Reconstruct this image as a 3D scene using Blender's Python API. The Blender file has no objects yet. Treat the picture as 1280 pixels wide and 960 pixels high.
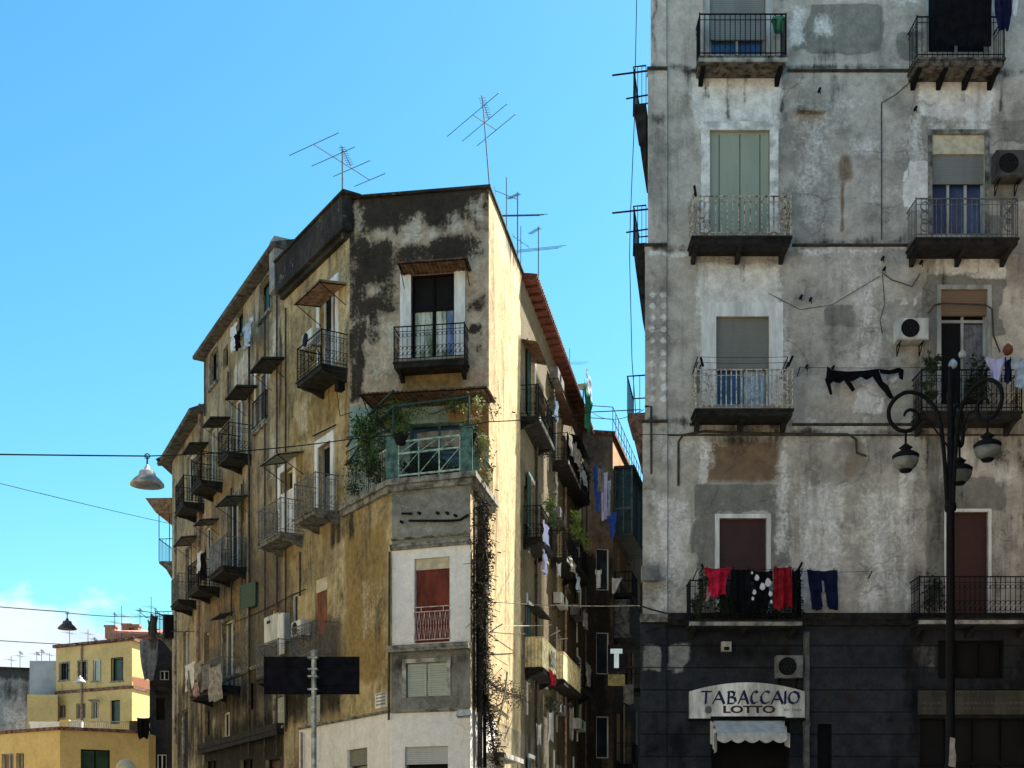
import bpy, math, random
from mathutils import Vector, noise as mn
random.seed(7)
F=1600.0; CX=640.0; HY=1050.0; EYE=1.7
col=bpy.context.scene.collection
W={}
# ------------------------------------------------------------------ helpers
def tag(o,label,cat,group=None,kind=None):
    if label: o['label']=label
    if cat: o['category']=cat
    if group: o['group']=group
    if kind: o['kind']=kind
    return o
def empty(name,loc,label=None,cat=None,group=None):
    o=bpy.data.objects.new(name,None); col.objects.link(o); o.location=loc
    o.empty_display_size=.2
    W[o.name]=Vector(loc); return tag(o,label,cat,group)
class MB:
    def __init__(s): s.v=[]; s.f=[]; s.m=[]; s.k=0
    def add(s,vs,fs):
        b=len(s.v); s.v+=[Vector(p) for p in vs]; s.f+=[[b+i for i in f] for f in fs]; s.m+=[s.k]*len(fs)
    def hexa(s,p):   # 8 points: bottom 4 ccw, top 4
        s.add(p,[(3,2,1,0),(4,5,6,7),(0,1,5,4),(1,2,6,5),(2,3,7,6),(3,0,4,7)])
    def fbox(s,fa,s0,s1,z0,z1,o0,o1):
        P=fa.at
        s.hexa([P(s0,z0,o1),P(s1,z0,o1),P(s1,z0,o0),P(s0,z0,o0),P(s0,z1,o1),P(s1,z1,o1),P(s1,z1,o0),P(s0,z1,o0)])
    def box(s,x0,x1,y0,y1,z0,z1):
        s.hexa([(x0,y0,z0),(x1,y0,z0),(x1,y1,z0),(x0,y1,z0),(x0,y0,z1),(x1,y0,z1),(x1,y1,z1),(x0,y1,z1)])
    def quad(s,a,b,c,d): s.add([a,b,c,d],[(0,1,2,3)])
    def tube(s,pts,r,n=6,cap=True):
        pts=[Vector(p) for p in pts]
        if not isinstance(r,(list,tuple)): r=[r]*len(pts)
        b=len(s.v); u=None
        for i,p in enumerate(pts):
            t=(pts[min(i+1,len(pts)-1)]-pts[max(i-1,0)]).normalized()
            if u is None:
                u=t.cross(Vector((0,0,1)));
                if u.length<.1: u=t.cross(Vector((0,1,0)))
            else: u=u-t*u.dot(t)
            u.normalize(); w=t.cross(u)
            for k in range(n):
                a=2*math.pi*k/n+math.pi/n; s.v.append(p+(u*math.cos(a)+w*math.sin(a))*r[i])
        for i in range(len(pts)-1):
            for k in range(n):
                s.f.append([b+i*n+k,b+i*n+(k+1)%n,b+(i+1)*n+(k+1)%n,b+(i+1)*n+k]); s.m.append(s.k)
        if cap:
            s.f.append([b+k for k in range(n)][::-1]); s.m.append(s.k)
            s.f.append([b+(len(pts)-1)*n+k for k in range(n)]); s.m.append(s.k)
    def lathe(s,c,prof,n=16):   # prof list of (r,z)
        b=len(s.v); c=Vector(c)
        for r,z in prof:
            for k in range(n):
                a=2*math.pi*k/n; s.v.append(c+Vector((r*math.cos(a),r*math.sin(a),z)))
        for i in range(len(prof)-1):
            for k in range(n):
                s.f.append([b+i*n+k,b+i*n+(k+1)%n,b+(i+1)*n+(k+1)%n,b+(i+1)*n+k]); s.m.append(s.k)
        s.f.append([b+k for k in range(n)][::-1]); s.m.append(s.k)
        s.f.append([b+(len(prof)-1)*n+k for k in range(n)]); s.m.append(s.k)
    def prism(s,poly,z0,z1):
        n=len(poly)
        s.add([(x,y,z0) for x,y in poly]+[(x,y,z1) for x,y in poly],
          [tuple(range(n))[::-1],tuple(range(n,2*n))]+[(i,(i+1)%n,n+(i+1)%n,n+i) for i in range(n)])
    def fprism(s,fa,poly,o0,o1):  # polygon in (s,z), extruded in o
        n=len(poly)
        s.add([fa.at(a,z,o1) for a,z in poly]+[fa.at(a,z,o0) for a,z in poly],
          [tuple(range(n)),tuple(range(n,2*n))[::-1]]+[(i,n+i,n+(i+1)%n,(i+1)%n) for i in range(n)])
    def leaf(s,p,size):
        d=Vector((random.gauss(0,1),random.gauss(0,1),random.gauss(0,.8))).normalized()
        e=d.cross(Vector((random.gauss(0,1),random.gauss(0,1),random.gauss(0,1)))).normalized()
        p=Vector(p); L=size*random.uniform(.7,1.3); w=L*.45
        nn=d.cross(e)*L*.15
        s.add([p,p+d*L*.5+e*w*.5+nn,p+d*L,p+d*L*.5-e*w*.5+nn],[(0,1,2,3)])
    def build(s,name,mat,parent=None,smooth=False,attr=None):
        me=bpy.data.meshes.new(name)
        if parent is not None: off=W[parent.name]
        else:
            xs=[p.x for p in s.v]; ys=[p.y for p in s.v]; off=Vector(((min(xs)+max(xs))/2,(min(ys)+max(ys))/2,min(p.z for p in s.v)))
        me.from_pydata([tuple(p-off) for p in s.v],[],s.f)
        for m in (mat if isinstance(mat,(list,tuple)) else [mat]): me.materials.append(m)
        if isinstance(mat,(list,tuple)): me.polygons.foreach_set('material_index',s.m)
        if smooth: me.polygons.foreach_set('use_smooth',[True]*len(me.polygons))
        if not attr and not isinstance(mat,(list,tuple)) and mat.get('plaster'): attr=[[0,0,0,0]]*len(s.v)
        if attr:
            a=me.color_attributes.new('wear_shade','FLOAT_COLOR','POINT')
            a.data.foreach_set('color',[c for q in attr for c in q])
        me.update()
        o=bpy.data.objects.new(name,me); col.objects.link(o)
        if parent is not None: o.parent=parent
        else: o.location=off
        W[o.name]=off.copy()
        return o
class Fac:
    def __init__(s,p0,p1):
        s.p0=Vector((p0[0],p0[1],0)); s.p1=Vector((p1[0],p1[1],0)); s.L=(s.p1-s.p0).length
        s.d=(s.p1-s.p0).normalized(); s.n=Vector((s.d.y,-s.d.x,0)); s.cuts=[]; s.fields=[]
    def at(s,a,z,o=0.): return s.p0+s.d*a+s.n*o+Vector((0,0,z))
    def hit(s,px,py=500,o=0.):
        r=Vector(((px-CX)/F,1,0)); p=s.p0+s.n*o
        t=p.dot(s.n)/r.dot(s.n); q=r*t-p
        return q.dot(s.d), EYE+(HY-py)/F*t
    def rect(s,x0,y0,x1,y1,o=0.):
        cx=(x0+x1)/2; cy=(y0+y1)/2
        a=s.hit(x0,cy,o)[0]; b=s.hit(x1,cy,o)[0]
        return min(a,b),max(a,b),s.hit(cx,y1,o)[1],s.hit(cx,y0,o)[1]
    def field(s,ch,x0,y0,x1,y1,soft=.15,k=1.): s.fields.append((ch,)+s.rect(x0,y0,x1,y1)+(soft,k))
    def fs(s,ch,s0,s1,z0,z1,soft=.15,k=1.): s.fields.append((ch,s0,s1,z0,z1,soft,k))
def sstep(t): t=max(0,min(1,t)); return t*t*(3-2*t)
def wall(name,fa,s0,s1,z0,z1,mat,parent,step=.13,depth=.26,smat=None):
    """plaster sheet on a facade with real openings and reveals; wear fields go into a vertex attribute"""
    cuts=[(max(a,s0),min(b,s1),max(c,z0),min(d,z1)) for a,b,c,d in fa.cuts if a<s1-.02 and b>s0+.02 and c<z1-.02 and d>z0+.02]
    def lines(lo,hi,ed):
        ed=sorted(set([round(e,4) for e in ed if lo<=e<=hi]+[lo,hi])); out=[]
        for a,b in zip(ed[:-1],ed[1:]):
            n=max(1,int(round((b-a)/step))); out+=[a+(b-a)*i/n for i in range(n)]
        return out+[hi]
    S=lines(s0,s1,[e for c in cuts for e in c[:2]]); Z=lines(z0,z1,[e for c in cuts for e in c[2:]])
    mb=MB(); att=[]; ns=len(S)
    for z in Z:
        for a in S:
            p=fa.at(a,z); mb.v.append(p); w=[0,0,0,0]
            ja=a+mn.noise(p*1.7)*.12+mn.noise(p*5)*.05; jz=z+mn.noise(p*1.5+Vector((9,0,0)))*.14+mn.noise(p*5+Vector((5,0,0)))*.06
            for ch,a0,a1,b0,b1,so,k in fa.fields:
                if ja<a0-so or ja>a1+so or jz<b0-so or jz>b1+so: continue
                dd=min((ja-a0),(a1-ja),(jz-b0),(b1-jz))
                if a1-a0<.36 and b1-b0<.36: dd=(a1-a0)/2-math.hypot(a-(a0+a1)/2,z-(b0+b1)/2)
                v=sstep(.5+dd/(2*so))*k
                if k<0: w[ch]+=v
                elif v>w[ch]: w[ch]=v
            att.append(w)
    for j in range(len(Z)-1):
        zc=(Z[j]+Z[j+1])/2
        for i in range(ns-1):
            sc=(S[i]+S[i+1])/2
            if any(c[0]<sc<c[1] and c[2]<zc<c[3] for c in cuts): continue
            mb.f.append([j*ns+i,j*ns+i+1,(j+1)*ns+i+1,(j+1)*ns+i]); mb.m.append(0)
    P=fa.at
    for a,b,c,d in cuts:
        n0=len(mb.v); e=-depth
        mb.quad(P(a,c,e),P(a,c,0),P(a,d,0),P(a,d,e)); mb.quad(P(b,c,0),P(b,c,e),P(b,d,e),P(b,d,0))
        mb.quad(P(a,d,0),P(b,d,0),P(b,d,e),P(a,d,e)); mb.quad(P(a,c,e),P(b,c,e),P(b,c,0),P(a,c,0))
        att+=[[0,.15,0,0]]*(len(mb.v)-n0)
    return mb.build(name,mat,parent,attr=att)
# ------------------------------------------------------------------ materials
def nt(name):
    m=bpy.data.materials.new(name); m.use_nodes=True; t=m.node_tree; t.nodes.clear()
    o=t.nodes.new('ShaderNodeOutputMaterial'); b=t.nodes.new('ShaderNodeBsdfPrincipled'); t.links.new(b.outputs[0],o.inputs[0])
    return m,t,b
def N(t,ty,**kw):
    n=t.nodes.new(ty)
    for k,v in kw.items():
        if k.startswith('i_'): n.inputs[int(k[2:])].default_value=v
        else: setattr(n,k,v)
    return n
def lk(t,a,b): t.links.new(a,b)
def math_(t,op,a,b=None,c=None,clamp=False):
    n=N(t,'ShaderNodeMath',operation=op,use_clamp=clamp)
    for i,x in enumerate((a,b,c)):
        if x is None: continue
        if isinstance(x,(int,float)): n.inputs[i].default_value=x
        else: lk(t,x,n.inputs[i])
    return n.outputs[0]
def mixc(t,f,a,b,mode='MIX'):
    n=N(t,'ShaderNodeMix',data_type='RGBA',blend_type=mode)
    for i,x in ((0,f),(6,a),(7,b)):
        if isinstance(x,(int,float)): n.inputs[i].default_value=x
        elif isinstance(x,(tuple,list)): n.inputs[i].default_value=tuple(x)+((1,) if len(x)==3 else ())
        else: lk(t,x,n.inputs[i])
    return n.outputs[2]
def noise_(t,vec,scale,det=6,rough=.6,sc=None):
    if sc:
        m=N(t,'ShaderNodeMapping'); m.inputs[3].default_value=sc; lk(t,vec,m.inputs[0]); vec=m.outputs[0]
    n=N(t,'ShaderNodeTexNoise'); n.inputs['Scale'].default_value=scale; n.inputs['Detail'].default_value=det; n.inputs['Roughness'].default_value=rough
    lk(t,vec,n.inputs['Vector']); return n.outputs[0]
def smooth_(t,x,lo,hi):
    n=N(t,'ShaderNodeMapRange',interpolation_type='SMOOTHSTEP'); lk(t,x,n.inputs[0]); n.inputs[1].default_value=lo; n.inputs[2].default_value=hi
    return n.outputs[0]
def simple(name,c,rough=.7,var=.25,scale=6,metal=0,bump=.0,c2=None,streak=False,spec=.3):
    m,t,b=nt(name); tc=N(t,'ShaderNodeTexCoord').outputs['Object']
    n=noise_(t,tc,scale,5,.65,(1,1,.25) if streak else None)
    c2=c2 or tuple(x*(1-var*1.6) for x in c)
    c1=tuple(min(1,x*(1+var*.5)) for x in c)
    lk(t,mixc(t,smooth_(t,n,.35,.68),c1,c2),b.inputs['Base Color'])
    b.inputs['Roughness'].default_value=rough; b.inputs['Metallic'].default_value=metal
    b.inputs['Specular IOR Level'].default_value=spec
    if bump:
        bp=N(t,'ShaderNodeBump'); bp.inputs['Strength'].default_value=bump; bp.inputs['Distance'].default_value=.02
        lk(t,noise_(t,tc,scale*6,4),bp.inputs['Height']); lk(t,bp.outputs[0],b.inputs['Normal'])
    return m
def plaster(name,c1,c2,pale=(.6,.58,.54),dark=(.03,.03,.028),third=(.3,.17,.05),fourth=(.2,.2,.19),mottle=.45,
            grime=.5,bump=.5,dirt=(.06,.055,.05),ragged=1.2,vstreak=.35,courses=None,peel=.5,peelc=None,cracks=.35,gain=.75):
    """old plaster: two-tone mottling, peeling, rain streaks, plus the patches stored in the 'wear' attribute"""
    m,t,b=nt(name); tc=N(t,'ShaderNodeTexCoord').outputs['Object']
    at=N(t,'ShaderNodeAttribute',attribute_name='wear_shade'); sp=N(t,'ShaderNodeSeparateColor'); lk(t,at.outputs['Color'],sp.inputs[0])
    big=noise_(t,tc,.55,8,.62); mid=noise_(t,tc,2.3,9,.68); fine=noise_(t,tc,11,6,.7); stk=noise_(t,tc,1.9,8,.7,(1,1,.13)); vf=noise_(t,tc,45,3,.6)
    c=mixc(t,smooth_(t,big,.38,.62),c1,c2)
    # colour drift towards a yellower or greyer plaster
    c=mixc(t,math_(t,'MULTIPLY',smooth_(t,mid,.45,.75),mottle),c,tuple(x*1.35 for x in c1))
    # peeled spots
    pk=math_(t,'ADD',math_(t,'MULTIPLY',mid,.7),math_(t,'MULTIPLY',fine,.3))
    c=mixc(t,math_(t,'MULTIPLY',smooth_(t,pk,.575,.60),peel),c,peelc or tuple(x*.62 for x in c2))
    c=mixc(t,math_(t,'MULTIPLY',smooth_(t,pk,.40,.375),peel*.8),c,tuple(min(1,x*1.3) for x in c1))
    rg=math_(t,'MULTIPLY',math_(t,'SUBTRACT',math_(t,'ADD',math_(t,'MULTIPLY',mid,.5),math_(t,'MULTIPLY',fine,.5)),.5),ragged)
    def layer(c,ch,colr,w=.16,extra=None,mul=1.):
        x=math_(t,'ADD',ch,math_(t,'MULTIPLY',rg,smooth_(t,ch,.0,.25)))
        if extra is not None: x=math_(t,'ADD',x,extra)
        return mixc(t,math_(t,'MULTIPLY',smooth_(t,x,.5-w,.5+w),mul),c,colr)
    c=layer(c,sp.outputs['Blue'],third,.22,None,.85)
    c=layer(c,at.outputs['Alpha'],fourth,.12,None,.9)
    pr=math_(t,'MULTIPLY',math_(t,'SUBTRACT',noise_(t,tc,2.2,8,.62,(1,1,.3)),.5),.9)
    c=layer(c,math_(t,'ADD',sp.outputs['Red'],math_(t,'MULTIPLY',pr,smooth_(t,sp.outputs['Red'],.05,.4))),mixc(t,smooth_(t,mid,.4,.65),pale,tuple(x*.8 for x in pale)),.2)
    # hairline cracks
    dv=N(t,'ShaderNodeVectorMath',operation='ADD'); lk(t,tc,dv.inputs[0]); nd=N(t,'ShaderNodeTexNoise'); nd.inputs['Scale'].default_value=1.3; nd.inputs['Detail'].default_value=6; lk(t,tc,nd.inputs['Vector']); lk(t,nd.outputs[1],dv.inputs[1])
    vo=N(t,'ShaderNodeTexVoronoi',feature='DISTANCE_TO_EDGE'); vo.inputs['Scale'].default_value=.55; lk(t,dv.outputs[0],vo.inputs['Vector'])
    crk=math_(t,'MULTIPLY',smooth_(t,vo.outputs[0],.012,.003),smooth_(t,big,.46,.56)); c=mixc(t,math_(t,'MULTIPLY',crk,cracks),c,dirt)
    # rain streaks, soot, and shade painted through the dark channel
    sk=math_(t,'MULTIPLY',smooth_(t,stk,.50,.72),vstreak); c=mixc(t,sk,c,dirt)
    sx=math_(t,'MULTIPLY',math_(t,'SUBTRACT',stk,.5),1.4)
    dk=math_(t,'ADD',math_(t,'ADD',sp.outputs['Green'],math_(t,'MULTIPLY',rg,math_(t,'MULTIPLY',smooth_(t,sp.outputs['Green'],0,.3),1.2))),math_(t,'MULTIPLY',sx,smooth_(t,sp.outputs['Green'],0,.3)))
    c=mixc(t,math_(t,'MULTIPLY',smooth_(t,dk,.28,.75),.94),c,dark)
    g=smooth_(t,noise_(t,tc,1.1,10,.75),.5,.78)
    c=mixc(t,math_(t,'MULTIPLY',g,grime),c,dirt)
    g2=noise_(t,tc,5.5,10,.78)
    c=mixc(t,gain,c,mixc(t,smooth_(t,g2,.36,.66),tuple([.62]*3),tuple([1.28]*3)),'MULTIPLY')
    c=mixc(t,.6,c,mixc(t,vf,tuple([.5]*3),tuple([1.4]*3)),'MULTIPLY')
    h=math_(t,'ADD',math_(t,'MULTIPLY',math_(t,'ADD',pk,math_(t,'MULTIPLY',crk,-.4)),1.2),math_(t,'MULTIPLY',vf,.12)); h=math_(t,'ADD',h,math_(t,'MULTIPLY',sp.outputs['Red'],.25))
    if courses:
        z=N(t,'ShaderNodeSeparateXYZ'); lk(t,tc,z.inputs[0])
        fr=math_(t,'FRACT',math_(t,'DIVIDE',z.outputs[2],courses)); ln=math_(t,'LESS_THAN',fr,.07)
        c=mixc(t,math_(t,'MULTIPLY',ln,.75),c,(.008,.008,.01)); h=math_(t,'SUBTRACT',h,math_(t,'MULTIPLY',ln,1.5))
    m['plaster']=1
    lk(t,c,b.inputs['Base Color']); b.inputs['Roughness'].default_value=.92; b.inputs['Specular IOR Level'].default_value=.15
    bp=N(t,'ShaderNodeBump'); bp.inputs['Strength'].default_value=bump; bp.inputs['Distance'].default_value=.06
    lk(t,h,bp.inputs['Height']); lk(t,bp.outputs[0],b.inputs['Normal'])
    return m
def slats(name,c,pitch=.055,rough=.6,axis=2,dirt=.4,dark=.45):
    m,t,b=nt(name); tc=N(t,'ShaderNodeTexCoord').outputs['Object']; z=N(t,'ShaderNodeSeparateXYZ'); lk(t,tc,z.inputs[0])
    fr=math_(t,'FRACT',math_(t,'DIVIDE',z.outputs[axis],pitch)); ln=math_(t,'LESS_THAN',fr,.16)
    n=noise_(t,tc,2.5,7,.7,(1,1,.3))
    cc=mixc(t,math_(t,'MULTIPLY',smooth_(t,n,.42,.72),dirt),c,tuple(x*.45 for x in c))
    cc=mixc(t,math_(t,'MULTIPLY',ln,dark),cc,(.01,.01,.01)); lk(t,cc,b.inputs['Base Color'])
    b.inputs['Roughness'].default_value=rough
    bp=N(t,'ShaderNodeBump'); bp.inputs['Strength'].default_value=.6; bp.inputs['Distance'].default_value=.015
    lk(t,math_(t,'PINGPONG',fr,.5),bp.inputs['Height']); lk(t,bp.outputs[0],b.inputs['Normal'])
    return m
def glass(name,c=(.02,.025,.03),rough=.08,c2=None):
    m,t,b=nt(name); tc=N(t,'ShaderNodeTexCoord').outputs['Object']; n=noise_(t,tc,1.6,3)
    lk(t,mixc(t,smooth_(t,n,.4,.65),c,c2 or tuple(x*1.8+.004 for x in c)),b.inputs['Base Color']); b.inputs['Roughness'].default_value=rough
    b.inputs['Specular IOR Level'].default_value=.5
    bp=N(t,'ShaderNodeBump'); bp.inputs['Strength'].default_value=.08; lk(t,noise_(t,tc,3,2),bp.inputs['Height']); lk(t,bp.outputs[0],b.inputs['Normal'])
    return m
M={}
M['rb']=plaster('grey_plaster',(.57,.53,.465),(.36,.335,.295),pale=(.90,.88,.84),dark=(.035,.034,.03),third=(.20,.12,.06),fourth=(.23,.23,.205),mottle=.6,grime=.36,vstreak=.42,peel=.30,cracks=.32,gain=.55)
M['rbbase']=plaster('slate_painted_base',(.036,.042,.052),(.020,.024,.031),pale=(.3,.3,.28),dark=(.008,.008,.01),third=(.04,.022,.014),fourth=(.02,.02,.025),mottle=.3,grime=.4,vstreak=.45,courses=.52,peel=.3,bump=.35)
M['ochre']=plaster('ochre_plaster',(.54,.43,.22),(.29,.225,.115),pale=(.66,.55,.36),dark=(.02,.018,.015),third=(.13,.11,.085),fourth=(.30,.205,.075),mottle=.55,grime=.85,vstreak=.95,peel=.65,peelc=(.17,.145,.11))
M['beige']=plaster('brown_beige_plaster',(.44,.36,.22),(.25,.20,.125),pale=(.62,.57,.46),dark=(.015,.014,.012),third=(.11,.095,.072),fourth=(.30,.2,.08),mottle=.5,grime=.9,vstreak=1.,peel=.7,peelc=(.11,.09,.07))
M['cham']=plaster('sooty_chamfer_plaster',(.56,.455,.335),(.38,.30,.215),pale=(.58,.52,.42),dark=(.018,.015,.012),third=(.27,.18,.06),fourth=(.25,.22,.18),mottle=.5,grime=.35,vstreak=.35,peel=.5,ragged=2.0)
M['sunny']=plaster('yellow_streaked_plaster',(.62,.48,.275),(.50,.38,.215),pale=(.7,.6,.42),dark=(.03,.026,.02),third=(.028,.024,.017),fourth=(.115,.10,.07),mottle=.5,grime=.35,vstreak=.95,dirt=(.16,.11,.055),peel=.45,peelc=(.34,.24,.12),bump=.8)  # third and fourth tones paint the lane's shade into the wall
M['white']=plaster('whitewashed_plaster',(.88,.86,.82),(.80,.79,.76),pale=(.9,.88,.85),dark=(.05,.05,.05),third=(.3,.28,.24),mottle=.2,grime=.12,vstreak=.18,peel=.15,bump=.25,gain=.25,cracks=.2)
M['greybox']=plaster('weathered_grey_render',(.27,.27,.24),(.2,.2,.18),pale=(.45,.45,.42),dark=(.03,.03,.03),mottle=.5,grime=.4,vstreak=.5,peel=.4)
M['turq']=plaster('pale_turquoise_plaster',(.34,.47,.42),(.22,.31,.28),pale=(.5,.6,.55),dark=(.03,.04,.035),third=(.35,.16,.05),mottle=.4,grime=.4,vstreak=.4,peel=.4)
M['soot']=plaster('sooty_parapet',(.05,.046,.04),(.02,.019,.017),pale=(.3,.28,.24),dark=(.01,.009,.008),mottle=.7,grime=.7,vstreak=.6,peel=.9,peelc=(.16,.145,.12),dirt=(.012,.011,.01))
M['yellow']=plaster('yellow_paint',(.64,.47,.20),(.56,.41,.175),pale=(.6,.58,.5),dark=(.04,.035,.03),third=(.22,.06,.045),mottle=.2,grime=.15,vstreak=.15,peel=.1,bump=.2,gain=.25,cracks=.1)
M['oldgrey']=plaster('old_grey_wall',(.36,.36,.35),(.24,.24,.235),pale=(.5,.5,.5),dark=(.04,.04,.037),mottle=.4,grime=.5,vstreak=.5)
M['brownb']=plaster('brown_render',(.20,.14,.10),(.09,.065,.05),pale=(.3,.25,.2),dark=(.02,.018,.015),mottle=.6,grime=.6,vstreak=.5)
M['orange']=plaster('orange_plaster',(.6,.36,.2),(.5,.3,.17),mottle=.3,grime=.3,vstreak=.3)
M['shade']=plaster('dark_street_plaster',(.16,.14,.11),(.09,.08,.065),pale=(.5,.42,.28),dark=(.012,.012,.01),mottle=.6,grime=.6,vstreak=.6)
M['wframe']=simple('white_painted_frame',(.80,.80,.77),.6,.2,3,streak=True)
M['gframe']=simple('grey_painted_frame',(.38,.39,.37),.6,.3,3,streak=True)
M['stone']=simple('stone_trim',(.26,.25,.22),.9,.5,4,bump=.5)
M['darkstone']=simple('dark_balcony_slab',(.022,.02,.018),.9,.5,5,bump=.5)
M['paleledge']=simple('pale_slab_edge',(.34,.33,.29),.9,.5,3,bump=.4)
M['iron']=simple('black_iron',(.006,.0065,.008),.7,.3,20,spec=.12)
M['rustiron']=simple('rusty_cream_iron',(.48,.42,.32),.8,.6,14,c2=(.09,.045,.02))
M['creamiron']=simple('cream_iron',(.55,.52,.44),.7,.4,14,c2=(.16,.12,.08))
M['greyiron']=simple('grey_iron',(.14,.145,.14),.6,.4,12)
M['greeniron']=simple('dark_green_iron',(.02,.06,.045),.6,.4,10)
M['tealpaint']=simple('teal_paint',(.09,.18,.15),.7,.4,6)
M['pinkiron']=simple('pale_pink_iron',(.6,.45,.42),.6,.3,12)
M['glass']=glass('dark_glass'); M['glassblue']=glass('blue_glass',(.02,.05,.13),.15,(.04,.09,.2))
M['glassgreen']=glass('deep_green_shutter_glass',(.008,.03,.02),.3)
M['black']=simple('dark_interior',(.006,.006,.007),.9,.2,3)
M['curtain']=simple('white_curtain',(.55,.56,.5),.9,.5,5,c2=(.12,.16,.08),streak=True)
M['bluecurtain']=simple('blue_curtain',(.2,.28,.5),.9,.4,5,streak=True)
M['sage']=slats('sage_roll_blind',(.36,.40,.31),.03,dark=.15,dirt=.25); M['greyroll']=slats('grey_roller_shutter',(.22,.22,.20),.05)
M['oliveroll']=slats('olive_roller_shutter',(.20,.20,.17),.05,dark=.2); M['paleroll']=slats('pale_roller_shutter',(.5,.52,.5),.05)
M['maroon']=slats('maroon_blind',(.05,.010,.008),.06,dark=.6,dirt=.7); M['redbrown']=simple('red_brown_door',(.22,.07,.035),.7,.4,5,streak=True)
M['cream']=simple('cream_panel',(.6,.54,.38),.7,.2,4); M['greyalu']=simple('grey_shutter_box',(.3,.3,.28),.6,.2,4)
M['greensh']=slats('green_louvred_shutter',(.02,.07,.05),.05); M['tealsh']=slats('teal_louvred_shutter',(.03,.12,.12),.05)
M['palesh']=slats('pale_louvred_shutter',(.42,.47,.40),.06,dark=.5); M['brownsh']=slats('brown_louvred_shutter',(.2,.13,.08),.06)
M['rust']=simple('rusted_corrugated_sheet',(.16,.085,.045),.85,.6,6,c2=(.04,.025,.018),bump=.4)
M['woodcan']=simple('brown_canopy_boards',(.28,.17,.10),.85,.5,6,c2=(.12,.07,.04),bump=.4)
M['darkcan']=simple('dark_canopy_sheet',(.035,.035,.03),.8,.5,6); M['greycan']=simple('clear_grey_canopy_sheet',(.24,.25,.21),.5,.4,5)
M['redeave']=simple('red_eave_boards',(.15,.045,.03),.85,.5,5,bump=.3,c2=(.08,.03,.02)); M['tile']=simple('roof_tiles',(.2,.1,.07),.9,.6,5,bump=.5)
M['pinkroof']=simple('pink_roof_tiles',(.55,.25,.2),.9,.3,5,bump=.4); M['brick']=simple('orange_brick',(.42,.2,.11),.9,.4,7,bump=.4)
M['pipe']=simple('brown_downpipe',(.06,.05,.04),.7,.4,6); M['pinkpipe']=simple('pinkish_downpipe',(.34,.22,.17),.7,.4,5)
M['greypipe']=simple('grey_downpipe',(.12,.125,.13),.6,.3,6)
M['acwhite']=simple('ac_casing_white',(.6,.6,.56),.5,.25,4,streak=True); M['acgrey']=simple('ac_casing_grey',(.2,.2,.2),.6,.3,4); M['acdark']=simple('ac_casing_dark',(.07,.065,.06),.7,.3,4)
M['grille']=simple('fan_grille',(.02,.02,.022),.7,.3,20); M['cable']=simple('black_cable',(.01,.01,.012),.7,.2,5)
M['alum']=simple('antenna_aluminium',(.09,.10,.12),.5,.3,8,metal=.3); M['galv']=simple('galvanised_pole',(.30,.34,.36),.45,.35,9,metal=.5)
M['leaf']=simple('green_leaves',(.07,.13,.03),.7,.6,3,c2=(.02,.05,.012)); M['leafbright']=simple('bright_green_leaves',(.20,.30,.05),.6,.5,4,c2=(.08,.15,.03))
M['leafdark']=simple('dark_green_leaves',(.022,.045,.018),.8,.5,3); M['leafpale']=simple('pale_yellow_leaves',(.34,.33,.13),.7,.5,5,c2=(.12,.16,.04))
M['twig']=simple('dry_twigs',(.07,.055,.04),.9,.5,6); M['twigpale']=simple('pale_dry_vine',(.35,.26,.15),.9,.4,6)
M['terra']=simple('terracotta_pot',(.18,.06,.03),.9,.3,6); M['pinkfl']=simple('pink_flowers',(.7,.2,.2),.7,.2,5)
def cloth(n,c,v=.3): M[n]=simple('cloth_'+n,c,.95,v,5,bump=.2,spec=.04)
cloth('c_red',(.5,.02,.055)); cloth('c_darkred',(.28,.015,.025)); cloth('c_navy',(.012,.016,.05)); cloth('c_black',(.008,.008,.010)); cloth('c_white',(.7,.7,.72),.12)
cloth('c_lilac',(.5,.5,.75),.1); cloth('c_paleblue',(.4,.5,.6)); cloth('c_blue',(.05,.12,.5)); cloth('c_grey',(.22,.21,.2)); cloth('c_pink',(.5,.32,.3)); cloth('c_beige',(.35,.33,.3))
cloth('c_green',(.05,.3,.18)); cloth('c_tarp',(.16,.17,.19)); cloth('c_awning',(.58,.58,.53),.15)
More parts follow.
